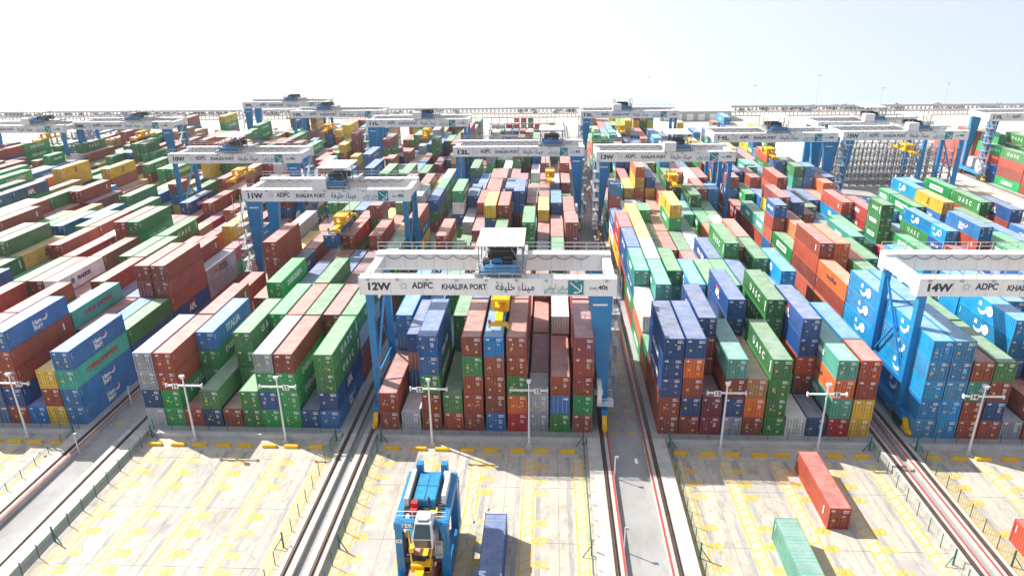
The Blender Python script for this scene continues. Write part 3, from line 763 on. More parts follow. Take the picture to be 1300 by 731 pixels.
def gmesh():
    h = GL / 2
    b = MB(); b.box(-h, h, -0.7, 0.7, GB, GB + GH); b.box(-h, h, -0.85, 0.85, GB + GH, GB + GH + 0.12)
    for x in (-h + .02, h - .02): b.box(x - .06, x + .06, -0.78, 0.78, GB - .06, GB + GH + .01)
    for k in range(1, 8): b.box(-h + k * 4.0 - .03, -h + k * 4.0 + .03, -.712, .712, GB + .002, GB + GH - .002, 1)
    GM['girder'] = b.mesh('girder', [M['gwhite'], M['seam']])
    b = MB()
    for k in range(12):
        x0 = -h + 1.5 + k * 2.3
        for a in range(5):
            f0, f1 = a / 5, (a + 1) / 5
            b.bar((x0 + 2.3 * f0, -.95, GB + GH - .05 - 2.2 * f0 * (1 - f0)), (x0 + 2.3 * f1, -.95, GB + GH - .05 - 2.2 * f1 * (1 - f1)), .07)
    GM['festoon'] = b.mesh('festoon_cable', M['dark'])
    b = railing_mb(-h, h, -0.82, GB + GH + 0.12)
    for i in range(9): b.box(-h + 1 + i * 3.7, -h + 1.35 + i * 3.7, -0.95, -0.7, GB + GH - .30, GB + GH - .02)
    GM['railing'] = b.mesh('railing', M['grey'])
    b = MB(); b.box(-0.55, 0.55, 0.7, SEP - 0.7, GB + 0.5, GB + 1.9); GM['end_beam'] = b.mesh('end_beam', M['cwhite'])
    b = MB()
    def sec(z, w0, w1): return None
    b.hexa([(-0.42, -0.5, 2.2), (0.42, -0.5, 2.2), (0.42, 0.5, 2.2), (-0.42, 0.5, 2.2)], [(-0.42, -0.45, GB), (0.42, -0.45, GB), (0.42, 0.45, GB), (-0.42, 0.45, GB)])
    b.box(-0.5, 0.5, -0.55, 0.55, 2.0, 2.9)
    GM['slim'] = b.mesh('leg', M['cblue'])
    b = MB()
    b.hexa([(-0.45, -0.55, 2.2), (0.45, -0.55, 2.2), (0.45, 0.55, 2.2), (-0.45, 0.55, 2.2)], [(-2.3, -0.6, GB), (0.6, -0.6, GB), (0.6, 0.6, GB), (-2.3, 0.6, GB)])
    GM['broad'] = b.mesh('leg', M['cblue'])
    b = MB(); b.hexa([(-0.45, -0.55, 2.2), (0.45, -0.55, 2.2), (0.45, 0.55, 2.2), (-0.45, 0.55, 2.2)][::1], [(-0.6, -0.6, GB), (2.3, -0.6, GB), (2.3, 0.6, GB), (-0.6, 0.6, GB)])
    GM['broadL'] = b.mesh('leg', M['cblue'])
    b = MB(); b.box(-0.4, 0.4, -2.2, SEP + 2.2, 1.55, 2.6); GM['sill'] = b.mesh('sill_beam', M['cblue'])
    b = MB(); b.bar((0, SEP - .3, GB - 1.0), (0, 0.5, 6.2), 0.26); b.bar((0, 0.4, 6.0), (0, SEP - .4, 6.0), 0.24); b.bar((0, SEP * .5, 11.8), (0, SEP - .4, 6.2), .2); GM['brace'] = b.mesh('brace', M['cblue'])
    b = MB(); b.box(-0.35, 0.35, -1.4, 1.4, 0.75, 1.55); b.box(-0.45, 0.45, -1.0, 1.0, 0.45, 0.8)
    for y in (-0.85, 0.85): b.tube((-0.16, y, 0.45), (0.16, y, 0.45), 0.36, 12)
    GM['bogie'] = b.mesh('bogie', M['dark'])
    b = MB(); b.box(-0.3, 0.3, -1.5, 0.0, 0.45, 0.95); b.tube((0, -1.5, 0.7), (0, -1.9, 0.7), 0.22, 8); b.hexa([(-.3, -.9, .95), (.3, -.9, .95), (.3, 0, .95), (-.3, 0, .95)], [(-.3, -.2, 1.9), (.3, -.2, 1.9), (.3, 0, 1.9), (-.3, 0, 1.9)])
    GM['buffer'] = b.mesh('buffer', M['yellow'])
    b = MB()
    for k in range(7):                       # stair tower of landings and flights
        z = 2.6 + k * 2.25
        b.box(-0.7, 0.7, -1.6, 1.6, z, z + 0.06)
        b.bar((-0.35 if k % 2 else 0.35, -1.2, z), (-0.35 if k % 2 else 0.35, 1.2, z + 2.25), 0.55, 0.08)
        for y in (-1.6, 1.6): b.bar((-0.7, y, z + 1.0), (0.7, y, z + 1.0), 0.05)
        for x in (-0.7, 0.7): b.bar((x, -1.6, z + 1.0), (x, 1.6, z + 1.0), 0.05)
    for x in (-0.7, 0.7):
        for y in (-1.6, 1.6): b.bar((x, y, 2.6), (x, y, GB + 1.2), 0.09)
    GM['stair'] = b.mesh('stair_tower', M['grey'])
    b = MB(); b.tube((-0.28, 0, 4.6), (0.28, 0, 4.6), 1.9, 28); b.tube((-0.55, 0, 4.6), (0.55, 0, 4.6), 0.45, 12)
    b.box(-0.15, 1.9, -0.9, 1.4, 2.95, 3.05)
    for x in (-0.1, 0.9, 1.85):
        b.bar((x, -0.9, 3.05), (x, -0.9, 4.1), .06); b.bar((x, 1.4, 3.05), (x, 1.4, 4.1), .06)
    for y in (-0.9, 1.4): b.bar((-0.1, y, 4.1), (1.85, y, 4.1), .06); b.bar((-0.1, y, 3.6), (1.85, y, 3.6), .05)
    GM['reel'] = b.mesh('cable_reel', M['cwhite'])
    b = MB(); b.box(-0.6, 0.6, -1.2, 1.2, 3.2, 6.2); GM['cabinet'] = b.mesh('cabinet', plain('cabinet_pale', (0.58, 0.62, 0.68), 0.5))
    # trolley (origin at its centre over the girders)
    zt = GB + GH + 0.3
    b = MB()
    for x in (-2.9, 2.9): b.box(x - .25, x + .25, -1.2, SEP + 1.2, zt, zt + 0.5)
    for y in (0.6, 3.2, 6.0, SEP - 0.6): b.box(-2.65, 2.65, y - .2, y + .2, zt + .02, zt + 0.45)
    b.box(-2.65, 2.65, 1.2, SEP - 1.2, zt + .46, zt + .52)
    GM['trolley'] = b.mesh('trolley', M['grey'])
    b = MB(); b.box(-2.95, 2.95, 0.2, SEP - 1.4, zt + 3.55, zt + 3.68)
    for k in range(6): b.box(-2.9 + k * 1.13, -2.82 + k * 1.13, 0.25, SEP - 1.45, zt + 3.42, zt + 3.55)
    GM['roof'] = b.mesh('roof', plain('roof_cream', (0.72, 0.70, 0.60), 0.5, var=0.16, scale=0.8))
    b = MB()
    for x in (-2.7, 2.7):
        for y in (0.5, 4.2, SEP - 1.3): b.bar((x, y, zt + .5), (x, y, zt + 3.4), 0.14)
        b.bar((x, 0.5, zt + .6), (x * 0.5, 0.5, zt + 3.3), 0.1)
        b.bar((x, 0.5, zt + 1.5), (x, SEP - 1.3, zt + 1.5), 0.06)
    b.bar((-2.7, 0.5, zt + 1.5), (2.7, 0.5, zt + 1.5), 0.06); b.bar((-2.9, -1.1, zt + 1.5), (2.9, -1.1, zt + 1.5), 0.06); b.bar((-2.9, -1.1, zt + 1.0), (2.9, -1.1, zt + 1.0), 0.06)
    for k in range(6): b.bar((-2.9 + k * 1.16, -1.1, zt + .5), (-2.9 + k * 1.16, -1.1, zt + 1.5), 0.06)
    GM['canopy_post'] = b.mesh('canopy_frame', M['midgrey'])
    b = MB(); b.tube((-1.8, 3.4, zt + 1.35), (1.8, 3.4, zt + 1.35), 0.62, 14); b.tube((-1.8, 6.0, zt + 1.35), (1.8, 6.0, zt + 1.35), 0.62, 14)
    b.box(-2.3, -1.5, 1.4, 2.4, zt + .52, zt + 1.4); b.box(0.2, 1.4, 1.3, 2.4, zt + .52, zt + 1.6); b.box(-1.2, -0.2, 1.4, 2.3, zt + .52, zt + 1.3)
    GM['hoist'] = b.mesh('hoist', M['dark'])
    b = MB(); b.box(-1.9, 2.2, -0.9, 0.4, zt + .52, zt + 1.25); b.box(-2.4, 2.4, -0.3, 1.2, zt + .3, zt + .51); b.tube((-1.0, 0.9, zt + 1.5), (0.1, 0.9, zt + 1.5), .3, 10)
    GM['motor'] = b.mesh('motor', M['cblue'])
    b = MB(); b.box(-3.6, -0.9, -1.5, 0.6, zt + .0, zt + 2.0); GM['eroom'] = b.mesh('electrical_room', M['cwhite'])
    # spreader origin at its underside centre
    b = MB(); b.box(-0.45, 0.45, -6.0, 6.0, 0.35, 0.75)
    for y in (-5.9, 5.9):
        b.box(-1.15, 1.15, y - .2, y + .2, 0.15, 0.6)
        for x in (-1.12, 1.12): b.box(x - .12, x + .12, y - .22, y + .22, -0.1, 0.35)
    b.box(-1.1, 1.1, -2.2, 2.2, 0.5, 0.85)
    for x in (-0.95, 0.95):
        for y in (-1.9, 1.9): b.box(x - .22, x + .22, y - .3, y + .3, 0.85, 1.7); b.tube((x - .2, y, 1.75), (x + .2, y, 1.75), .42, 12)
    b.box(-1.2, 1.2, -2.3, 2.3, 1.9, 2.2); b.box(-0.5, 0.5, -0.6, 0.6, 0.85, 1.6)
    GM['spreader'] = b.mesh('spreader', M['yellow'])
    b = MB(); b.box(-1.25, -0.95, -6.2, -5.9, 0.55, 1.0); GM['lamp'] = b.mesh('warning_light', M['red'])
    b = MB()
    q = [(-0.95, -0.95), (0.95, -0.95), (0.95, 0.95), (-0.95, 0.95)]
    b.box(-0.95, 0.95, -0.012, 0.0, -0.95, 0.95); GM['logo'] = b.mesh('logo_panel', M['teal'])
    b = MB()                                  # anchor / wave mark in white
    b.bar((-0.7, -0.02, 0.7), (0.75, -0.02, -0.55), 0.02, 0.13)
    N = 10
    for i in range(N):
        a0, a1 = R(-100 + 130 * i / N), R(-100 + 130 * (i + 1) / N)
        b.bar((0.72 * math.cos(a0), -0.022, 0.72 * math.sin(a0)), (0.72 * math.cos(a1), -0.022, 0.72 * math.sin(a1)), 0.02, 0.14)
    b.bar((0.75, -0.023, -0.1), (0.62, -0.023, 0.45), 0.02, 0.12); b.bar((-0.25, -0.023, -0.75), (0.1, -0.023, -0.5), 0.02, 0.12)
    b.bar((-0.15, -0.024, 0.0), (0.0, -0.024, 0.2), 0.02, 0.1)
    GM['logo_mark'] = b.mesh('logo_mark', M['mark'])
    b = MB()
    for k in range(8):
        a = 2 * math.pi * k / 8
        b.bar((0.25 * math.cos(a), -0.01, 0.25 * math.sin(a)), (0.55 * math.cos(a), -0.01, 0.55 * math.sin(a)), 0.02, 0.08)
        a2 = 2 * math.pi * (k + 1) / 8
        b.bar((0.3 * math.cos(a), -0.012, 0.3 * math.sin(a)), (0.3 * math.cos(a2), -0.012, 0.3 * math.sin(a2)), 0.02, 0.05)
    GM['emblem'] = b.mesh('emblem', plain('emblem_grey', (0.32, 0.36, 0.42), 0.5))
    b = MB(); b.box(-0.9, 0.9, -0.015, 0, -0.12, 0.12); GM['tagp'] = b.mesh('leg_plate', M['mark'])
gmesh()
def txt(s, size, x, z, girder, mat, bold=0.02, sp=1.0, align='LEFT', name='lettering'):
    me = text_mesh(s, size, sp, bold, align, mat, 0.015)
    o = obj(name, me, girder, (x, -0.715, z)); o.rotation_euler = (R(90), 0, 0); return o
def wtxt(s, size, x, wd, z, girder, mat, bold):
    o = txt(s, size, 0, z, girder, mat, bold)
    xs = [v.co.x for v in o.data.vertices]; k = wd / (max(xs) - min(xs))
    o.scale = (k, 1, 1); o.location.x = x - min(xs) * k
    return o
def make_crane(num, X, Y, rigid, tx, sz, label, eroom=False, simple=False, open_=False):
    root = empty('gantry_crane', (X, Y, 0))
    tag(root, label, 'gantry crane', 'automatic stacking cranes over the container yard')
    P = lambda nm, me, par=root, loc=None: obj(nm, GM[me], par, loc)
    zc = GB + GH / 2
    for k, y in enumerate((0, SEP)):
        gd = P('girder', 'girder', root, (0, y, 0)); rl = P('railing', 'railing', root, (0, y, 0))
        if k == 1: rl.scale = (1, -1, 1); rl.location = (0, y, 0)
        if k == 1: P('festoon_cable', 'festoon', root, (0, y, 0))
        if k == 0:
            h = GL / 2
            wtxt(num, 1.35, -14.9, 2.9, zc - .02, gd, M['text'], 0.06)
            P('emblem', 'emblem', gd, (-10.4, -0.70, zc + 0.1))
            wtxt('ADPC', 1.15, -9.35, 2.6, zc + .15, gd, M['text'], 0.03)
            wtxt('KHALIFA PORT', 1.0, -5.6, 5.6, zc, gd, M['text'], 0.025)
            wtxt(AR1, 1.5, 1.1, 4.8, zc + .05, gd, M['text'], 0.012)
            wtxt(AR2, 0.85, 7.1, 2.9, zc - .05, gd, M['teal'], 0.0)
            wtxt('ABU DHABI TERMINALS', 0.28, 7.1, 2.9, zc - .70, gd, M['teal'], 0.0)
            lp = P('logo_panel', 'logo', gd, (11.0, -0.705, zc)); P('logo_mark', 'logo_mark', gd, (11.0, -0.705, zc))
            wtxt('SWL', 0.5, 12.7, 1.0, zc - .12, gd, M['text'], 0.0); wtxt('40t', 0.8, 13.75, 1.2, zc, gd, M['text'], 0.02)
    for s in (-1, 1):
        P('end_beam', 'end_beam', root, (s * 15.4, 0, 0)); P('sill_beam', 'sill', root, (s * 15.0, 0, 0))
        rg = (rigid == 'R') == (s > 0)
        for y in (0, SEP):
            P('leg', ('broad' if s > 0 else 'broadL') if rg else 'slim', root, (s * 15.0, y, 0))
            bo = P('bogie', 'bogie', root, (s * 15.0, -1.0 if y == 0 else SEP + 1.0, 0))
            bf = P('buffer', 'buffer', root, (s * 15.0, -2.2 if y == 0 else SEP + 2.2, 0))
            if y: bf.scale = (1, -1, 1)
        if not rg: P('brace', 'brace', root, (s * 15.0, 0, 0))
        else:
            P('stair_tower', 'stair', root, (s * 16.3, SEP / 2, 0)) if rigid == 'R' else P('stair_tower', 'stair', root, (s * 16.0, -1.9, 0))
            P('cable_reel', 'reel', root, (s * 15.0 - .75, -0.9, 0))
            P('cabinet', 'cabinet', root, (s * 15.0, SEP / 2, 0)); P('leg_plate', 'tagp', root, (s * 14.1, -0.62, GB - 1.2))
    tr = P('trolley', 'trolley', root, (tx, 0, 0))
    P('roof', 'roof', tr); P('canopy_frame', 'canopy_post', tr); P('hoist', 'hoist', tr); P('motor', 'motor', tr)
    if eroom: P('electrical_room', 'eroom', tr)
    sp = P('spreader', 'spreader', root, (tx - 0.3, SEP / 2, sz)); P('warning_light', 'lamp', sp)
    r = MB()
    for x in (-0.95, 0.95):
        for y in (-1.9, 1.9): r.tube((x, y, 2.0), (x * 1.6, y * .7, GB + GH + 0.8 - sz), 0.035, 5)
    r.build('rope', M['dark'], sp)
    return root
CR = [('12W', 0.43, 1.0, 'R', 1.7, 14.0, False, 'large nearest gantry crane marked 12W in the centre, white girders on blue legs'),
      ('12L', 0.6, 90, 'R', 8.0, 11.5, False, 'gantry crane marked 12L farther back in the same lane as 12W'),
      ('11W', -34.0, 47, 'L', 1.5, 12.0, True, 'gantry crane marked 11W lifting a blue container, stair tower at its left'),
      ('11L', -33.0, 138, 'L', 2.5, 14.5, True, 'distant gantry crane marked 11L with broad blue legs at left'),
      ('10W', -67.3, 83, 'R', -1.0, 13.5, False, 'gantry crane marked 10W at left with raised yellow spreader'),
      ('10L', -64.8, 160, 'R', -4.5, 13.0, False, 'small distant gantry crane marked 10L beyond 10W'),
      ('09L', -93, 187, 'L', 2.5, 14.0, False, 'farthest left gantry crane marked 09L on the horizon, spreader raised high'),
      ('08L', -127, 137, 'R', 3.5, 14.5, False, 'gantry crane marked 08L at far left behind the green containers'),
      ('07L', -158, 131, 'L', 7, 15.0, True, 'gantry crane marked 07L cut off by the left edge, before the grey racks'),
      ('13W', 35.0, 83, 'L', 3.0, 12.0, True, 'gantry crane marked 13W right of centre with ladder tower at its left leg'),
      ('13L', 34.3, 154, 'L', -2.0, 13.0, True, 'distant gantry crane marked 13L on the horizon right of centre'),
      ('14L', 67.4, 108, 'R', 0.5, 13.5, False, 'gantry crane marked 14L with broad blue legs at its right end'),
      ('14W', 68.7, 1.6, 'R', 9.0, 14.0, False, 'near gantry crane marked 14W cut off by the right edge, slim blue legs'),
      ('15W', 101.5, 110, 'L', 3.5, 14.0, True, 'gantry crane marked 15W right of the broad legs, before the grey rack'),
      ('15L', 101, 127, 'L', 0, 16.0, True, 'gantry crane marked 15L close behind the 15W gantry, cream trolley roof'),
      ('17L', 157, 142, 'L', 8, 14.5, False, 'gantry crane marked 17L at right edge over white containers')]
for num, X, Y, rg, tx, sz, er, lab in CR: make_crane(num, X, Y, rg, tx, sz, lab, er)

# ------------------------------------------------------------------ apron furniture
def mast(x, num, first, label):
    r = empty('lamp_mast', (x, -4.55, -0.70)); tag(r, label, 'lamp mast', 'numbered lamp masts along the kerb')
    b = MB(); b.tube((0, 0, 0.12), (0, 0, 9.2), 0.15, 10, 0, 0.09); b.build('pole', M['cwhite'], r)
    b = MB(); b.box(-.42, .42, -.42, .42, 0, .14); b.hexa([(-.3, -.3, .14), (.3, -.3, .14), (.3, .3, .14), (-.3, .3, .14)], [(-.14, -.14, .5), (.14, -.14, .5), (.14, .14, .5), (-.14, .14, .5)]); b.build('base', M['kerb'], r)
    b = MB(); b.box(-2.3, 2.3, -.1, .1, 8.02, 8.2); b.box(-2.36, -2.25, -.2, .2, 7.85, 8.35); b.box(2.25, 2.36, -.2, .2, 7.85, 8.35); b.build('crossarm', M['cwhite'], r)
    b = MB(); b.box(-.22, .22, -.22, .22, 9.2, 9.55); b.box(-.28, .28, -.3, .1, 9.5, 9.62); b.build('lamp_head', M['cwhite'], r)
    s = -1 if first else 1
    b = MB(); b.box(s * 1.1 - .42, s * 1.1 + .42, -.16, -.11, 7.72, 8.44); pl = b.build('number_plate', M['cwhite'], r)
    me = text_mesh(num, 0.72, 1.0, 0.03, 'CENTER', M['text'], 0.005)
    t = obj('lettering', me, pl, (s * 1.1, -.168, 8.08)); t.rotation_euler = (R(90), 0, 0)
for x, nmb, f, lab in ((-60.78, '10', False, 'white T-shaped lamp mast with plate 10 at the left edge'),
                       (-37.96, '11', True, 'white T-shaped lamp mast, left of the two with plate 11'),
                       (-25.89, '11', False, 'white T-shaped lamp mast, right of the two with plate 11'),
                       (-6.72, '12', True, 'white T-shaped lamp mast, left of the two with plate 12'),
                       (5.72, '12', False, 'white T-shaped lamp mast, right of the two with plate 12'),
                       (29.78, '13', True, 'white T-shaped lamp mast, left of the two with plate 13'),
                       (41.71, '13', False, 'white T-shaped lamp mast, right of the two with plate 13'),
                       (59.94, '14', True, 'white T-shaped lamp mast with plate 14 at right')):
    mast(x, nmb, f, lab)
b = MB()                                       # wheel stop: bevelled yellow bar
b.hexa([(-.92, -.24, 0), (.92, -.24, 0), (.92, .24, 0), (-.92, .24, 0)], [(-.88, -.18, .36), (.88, -.18, .36), (.88, .18, .36), (-.88, .18, .36)])
stop_me = b.mesh('wheel_stop', M['yellow'])
STOPS = {11: [-42.7, -39.6, -36.75, -33.6, -30.8, -27.55, -24.7, -21.5], 12: [-11.6, -8.2, -5.25, -2.0, 0.9, 4.3, 7.3, 10.6],
         13: [24.4, 27.9, 30.9, 34.3, 37.0, 40.2, 43.4, 46.6], 14: [55.0, 58.2, 61.0, 64.2, 67.4, 70.4, 73.2, 76.2], 10: [-76, -73, -70, -67, -64.3, -61.6, -58.8, -55.6]}
gname = {10: 'the plate 10 mast', 11: 'the plate 11 masts', 12: 'the plate 12 masts', 13: 'the plate 13 masts', 14: 'the plate 14 mast'}
for b_, xs in STOPS.items():
    for k, x in enumerate(xs):
        o = obj('wheel_stop', stop_me, None, (x, -5.85 + rnd.uniform(-.05, .05), -0.698)); o.rotation_euler = (0, 0, rnd.uniform(-.01, .01))
        tag(o, 'yellow wheel stop, %s from left in the row by %s' % (ORD[k], gname[b_]), 'wheel stop', 'yellow wheel stops at the lane ends')
def fence(x, y0, y1, label, lean=1):
    r = empty('mesh_fence', (x, y0, -0.70)); tag(r, label, 'fence', 'green fences along the aprons')
    n = int(abs(y1 - y0) / 2.35); d = (y1 - y0) / n
    pm = MB(); pm.bar((0, 0, 0), (0, 0, 1.75), 0.07); pme = pm.mesh('post', M['fgreen'])
    big = MB(); big.bar((0, 0, 0), (0, 0, 2.0), 0.14); big.bar((0, 0, 1.3), (lean * .9, -.3, 0), .08); bme = big.mesh('post', M['fgreen'])
    for i in range(n + 1): obj('post', bme if i in (0,) or i % 9 == 8 else pme, r, (0, i * d, 0))
    wm = MB()
    for k in range(8): wm.bar((0, 0, .12 + k * .22), (0, y1 - y0, .12 + k * .22), 0.012)
    for k in range(int(abs(y1 - y0) / .4)): wm.bar((0, k * .4 * (1 if y1 > y0 else -1), .1), (0, k * .4 * (1 if y1 > y0 else -1), 1.7), 0.010)
    wm.build('wire_mesh', M['fgreen'], r)
fence(-19.3, -4.2, -50, 'green wire fence along the right edge of the apron with plate 11 masts', -1)
fence(-44.0, -4.2, -50, 'green wire fence along the left edge of the apron with plate 11 masts')
fence(-13.4, -4.2, -50, 'green wire fence along the left edge of the central apron')
fence(12.6, -4.2, -50, 'green wire fence along the right edge of the central apron', -1)
fence(23.5, -4.2, -50, 'green wire fence along the left edge of the apron with plate 13 masts')
fence(48.2, -4.2, -50, 'green wire fence along the right edge of the apron with plate 13 masts', -1)
fence(53.8, -4.2, -50, 'green wire fence along the left edge of the apron at far right')
fence(-54.6, -4.2, -50, 'green wire fence along the right edge of the apron at far left', -1)
def kfence(x0, x1, label):
    r = empty('kerb_fence', (x0, -3.3, 0)); tag(r, label, 'fence', 'thin fences before the container stacks')
    pm = MB(); pm.bar((0, 0, 0), (0, 0, 1.5), 0.06); pme = pm.mesh('post', M['fgreen'])
    n = int((x1 - x0) / 2.4)
    for i in range(n + 1): obj('post', pme, r, (i * (x1 - x0) / n, 0, 0))
    wm = MB()
    for k in range(4): wm.bar((0, 0, .2 + k * .42), (x1 - x0, 0, .2 + k * .42), 0.014)
    wm.build('wire_mesh', M['fgreen'], r)
for b_, nm in ((10, 'far left stacks'), (11, 'stacks of gantry 11W'), (12, 'stacks of gantry 12W'), (13, 'stacks of gantry 13W'), (14, 'stacks of gantry 14W')):
    kfence(APR[b_][0] + .4, APR[b_][1] - .4, 'thin low fence on the kerb before the ' + nm)
for x, y, lab in ((16.0, -10.98, 'short white post beside the rail in the wide aisle, nearer the stacks'), (15.95, -22.9, 'short white post beside the rail in the wide aisle, nearer the bottom edge'),
                  (-51.3, -8.2, 'short white post in the left aisle, in sunlight'), (-51.2, 3.5, 'short white post in the left aisle by the blue stack')):
    r = empty('signal_post', (x, y, -0.62)); tag(r, lab, 'post', 'short posts in the aisles')
    b = MB(); b.tube((0, 0, 0), (0, 0, 3.0), 0.07, 8); b.build('pole', M['cwhite'], r)
    b = MB(); b.box(-.05, .35, -.12, .12, 2.85, 3.1); b.build('lamp_head', M['grey'], r)

# ------------------------------------------------------------------ shuttle carrier
def carrier():
    r = empty('straddle_carrier', (-3.6, -24.6, -0.70))
    tag(r, 'blue straddle carrier with white cab straddling a brown container on the apron', 'straddle carrier')
    B = M['cblue']; hw = 2.15
    for s in (-1, 1):
        b = MB(); b.box(s * hw - .42, s * hw + .42, -4.6, 4.4, 0.95, 1.75); b.box(s * hw - .3, s * hw + .3, -4.0, 3.8, 1.75, 1.95)
        b.build('sill_beam', B, r)
        for y in (-3.4, 3.0):
            b = MB(); b.hexa([(s * hw - .4, y - .45, 1.7), (s * hw + .4, y - .45, 1.7), (s * hw + .4, y + .45, 1.7), (s * hw - .4, y + .45, 1.7)],
                             [(s * hw - .33, y - .32, 7.4), (s * hw + .33, y - .32, 7.4), (s * hw + .33, y + .32, 7.4), (s * hw - .33, y + .32, 7.4)])
            b.build('leg', B, r)
        b = MB(); b.box(s * hw - .36, s * hw + .36, -3.9, 3.5, 7.05, 7.75); b.build('top_beam', B, r)
        for y in (-3.7, -1.3, 1.1, 3.4):
            b = MB(); b.tube((s * hw - .25, y, .72), (s * hw + .25, y, .72), .72, 18); wh = b.build('wheel', M['rubber'], r)
            b = MB(); b.tube((s * hw - .28, y, .72), (s * hw + .28, y, .72), .34, 12); b.build('rim', M['grey'], wh)
        b = MB(); b.box(s * 1.25 - .33, s * 1.25 + .33, 3.25, 4.0, 7.76, 9.1); b.build('mast_post', B, r)
        b = MB()
        for k in range(14): b.box(s * 1.6 - .28, s * 1.6 + .28, -2.2 + k * .4, -1.95 + k * .4, 7.7, 7.9)
        b.box(s * 1.6 - .30, s * 1.6 + .30, -2.3, 3.3, 7.62, 7.72); b.build('cable_chain', M['dark'], r)
    b = MB(); b.hexa([(-1.95, -1.6, 7.78), (-1.45, -1.6, 7.78), (-1.45, 3.2, 7.78), (-1.95, 3.2, 7.78)], [(-1.9, -1.5, 8.7), (-1.5, -1.5, 8.7), (-1.5, 3.1, 8.7), (-1.9, 3.1, 8.7)]); b.build('exhaust_housing', plain('housing_cream', (0.62, 0.57, 0.47), 0.5), r)
    b = MB(); b.box(1.62, 2.0, -1.2, 2.4, 7.78, 8.9); b.box(1.3, 1.95, 2.5, 3.1, 7.78, 8.6); b.build('control_cabinet', M['cwhite'], r)
    b = MB(); b.box(-1.15, 1.0, -1.2, 3.0, 7.2, 8.25); b.box(-1.1, -.1, -1.1, .9, 8.25, 8.33); b.box(-.02, .95, -1.1, .9, 8.25, 8.33); b.box(-1.1, -.1, 1.0, 2.9, 8.25, 8.33); b.box(-.02, .95, 1.0, 2.9, 8.25, 8.33)
    b.box(-1.14, .99, 3.0, 3.3, 7.3, 8.0)
    b.build('engine_deck', plain('deck_blue', (0.02, 0.24, 0.44), 0.45, var=.3, scale=2), r)
    b = MB()
    for k in range(9): b.box(-1.9 + (k % 2) * .08, -1.2, -1.1 + k * .45, -.85 + k * .45, 7.3, 7.62); b.box(1.06, 1.75 - (k % 2) * .08, -1.0 + k * .45, -.75 + k * .45, 7.3, 7.7)
    b.tube((-1.35, -1.3, 7.7), (-1.35, 3.0, 7.9), .1, 6); b.tube((1.2, -1.3, 7.8), (1.2, 3.0, 7.8), .12, 6); b.box(-.6, .5, -2.6, -1.3, 7.0, 7.7)
    b.tube((.5, -1.6, 8.2), (.5, -1.6, 9.0), .1, 8)
    b.build('pipework', M['dark'], r)
    b = MB()
    for x in (-2.62, 2.62):
        b.bar((x, 3.0, 2.0), (x, 3.0, 7.6), .07); b.bar((x, 3.5, 2.0), (x, 3.5, 7.6), .07)
        for k in range(15): b.bar((x, 3.0, 2.2 + k * .36), (x, 3.5, 2.2 + k * .36), .05)
    b.build('ladder', M['grey'], r)
    b = MB(); b.box(-2.5, 2.5, 3.35, 3.95, 7.1, 7.74); b.build('portal_beam', B, r)
    pb = MB(); pb.box(-2.5, 2.5, -3.75, -3.15, 7.05, 7.8); pb = pb.build('portal_beam', B, r)
    me = text_mesh('TEREX', .62, 1.1, .02, 'CENTER', M['mark'], .01); t = obj('lettering', me, pb, (-.95, -3.762, 7.43)); t.rotation_euler = (R(90), 0, 0)
    b = MB(); b.box(-2.16, -1.86, -3.78, -3.75, 7.25, 7.6); b.build('badge', M['red'], pb)
    me = text_mesh('03', .6, 1.0, .02, 'CENTER', M['mark'], .01); t = obj('lettering', me, r, (-2.15, -3.78, 5.6)); t.rotation_euler = (R(90), 0, 0)
    for x, y, z in ((-.95, -1.5, 7.9), (-.95, -2.2, 7.5)):
        b = MB(); b.box(x - .32, x + .32, y - .28, y + .28, z, z + .5); b.build('extinguisher_box', M['red'], r)
    b = MB()
    for x in (-2.3, -.8, .8, 2.3): b.bar((x, -3.3, 7.8), (x, -3.3, 8.7), .05)
    b.bar((-2.3, -3.3, 8.7), (2.3, -3.3, 8.7), .05); b.bar((-2.3, -3.3, 8.2), (2.3, -3.3, 8.2), .04); b.build('railing', M['cwhite'], r)
    # cab: sloped windscreens
    cb = MB()
    cb.hexa([(-.55, -6.0, 4.2), (1.15, -6.0, 4.2), (1.15, -4.0, 4.2), (-.55, -4.0, 4.2)], [(-.65, -6.35, 5.5), (1.25, -6.35, 5.5), (1.25, -4.0, 5.5), (-.65, -4.0, 5.5)])
    cb.hexa([(-.65, -6.35, 5.5), (1.25, -6.35, 5.5), (1.25, -4.0, 5.5), (-.65, -4.0, 5.5)], [(-.45, -5.6, 6.7), (1.05, -5.6, 6.7), (1.05, -4.0, 6.7), (-.45, -4.0, 6.7)])
    cb.box(-.3, .9, -5.2, -4.2, 6.7, 6.95); cb.box(-.1, .7, -5.35, -5.2, 6.7, 6.9)
    cabo = cb.build('cab', M['cwhite'], r, (.15, .75, 2.0))
    wd = MB(); wd.hexa([(-.5, -6.36, 5.55), (1.1, -6.36, 5.55), (1.1, -6.30, 5.55), (-.5, -6.30, 5.55)], [(-.35, -5.70, 6.6), (.95, -5.70, 6.6), (.95, -5.64, 6.6), (-.35, -5.64, 6.6)]); wd.build('windscreen', M['glass'], cabo)
    wd = MB(); wd.hexa([(-.45, -6.05, 4.3), (1.05, -6.05, 4.3), (1.05, -5.98, 4.3), (-.45, -5.98, 4.3)], [(-.5, -6.36, 5.4), (1.1, -6.36, 5.4), (1.1, -6.30, 5.4), (-.5, -6.30, 5.4)]); wd.build('windscreen', M['glass'], cabo)
    wd = MB(); wd.box(-.2, .8, -5.5, -5.25, 6.701, 6.73); wd.build('roof_window', M['glass'], cabo)
    for x in (-.68, 1.24):
        wd = MB(); wd.box(x, x + .04, -5.5, -4.3, 5.3, 6.2); wd.build('side_window', M['glass'], cabo)
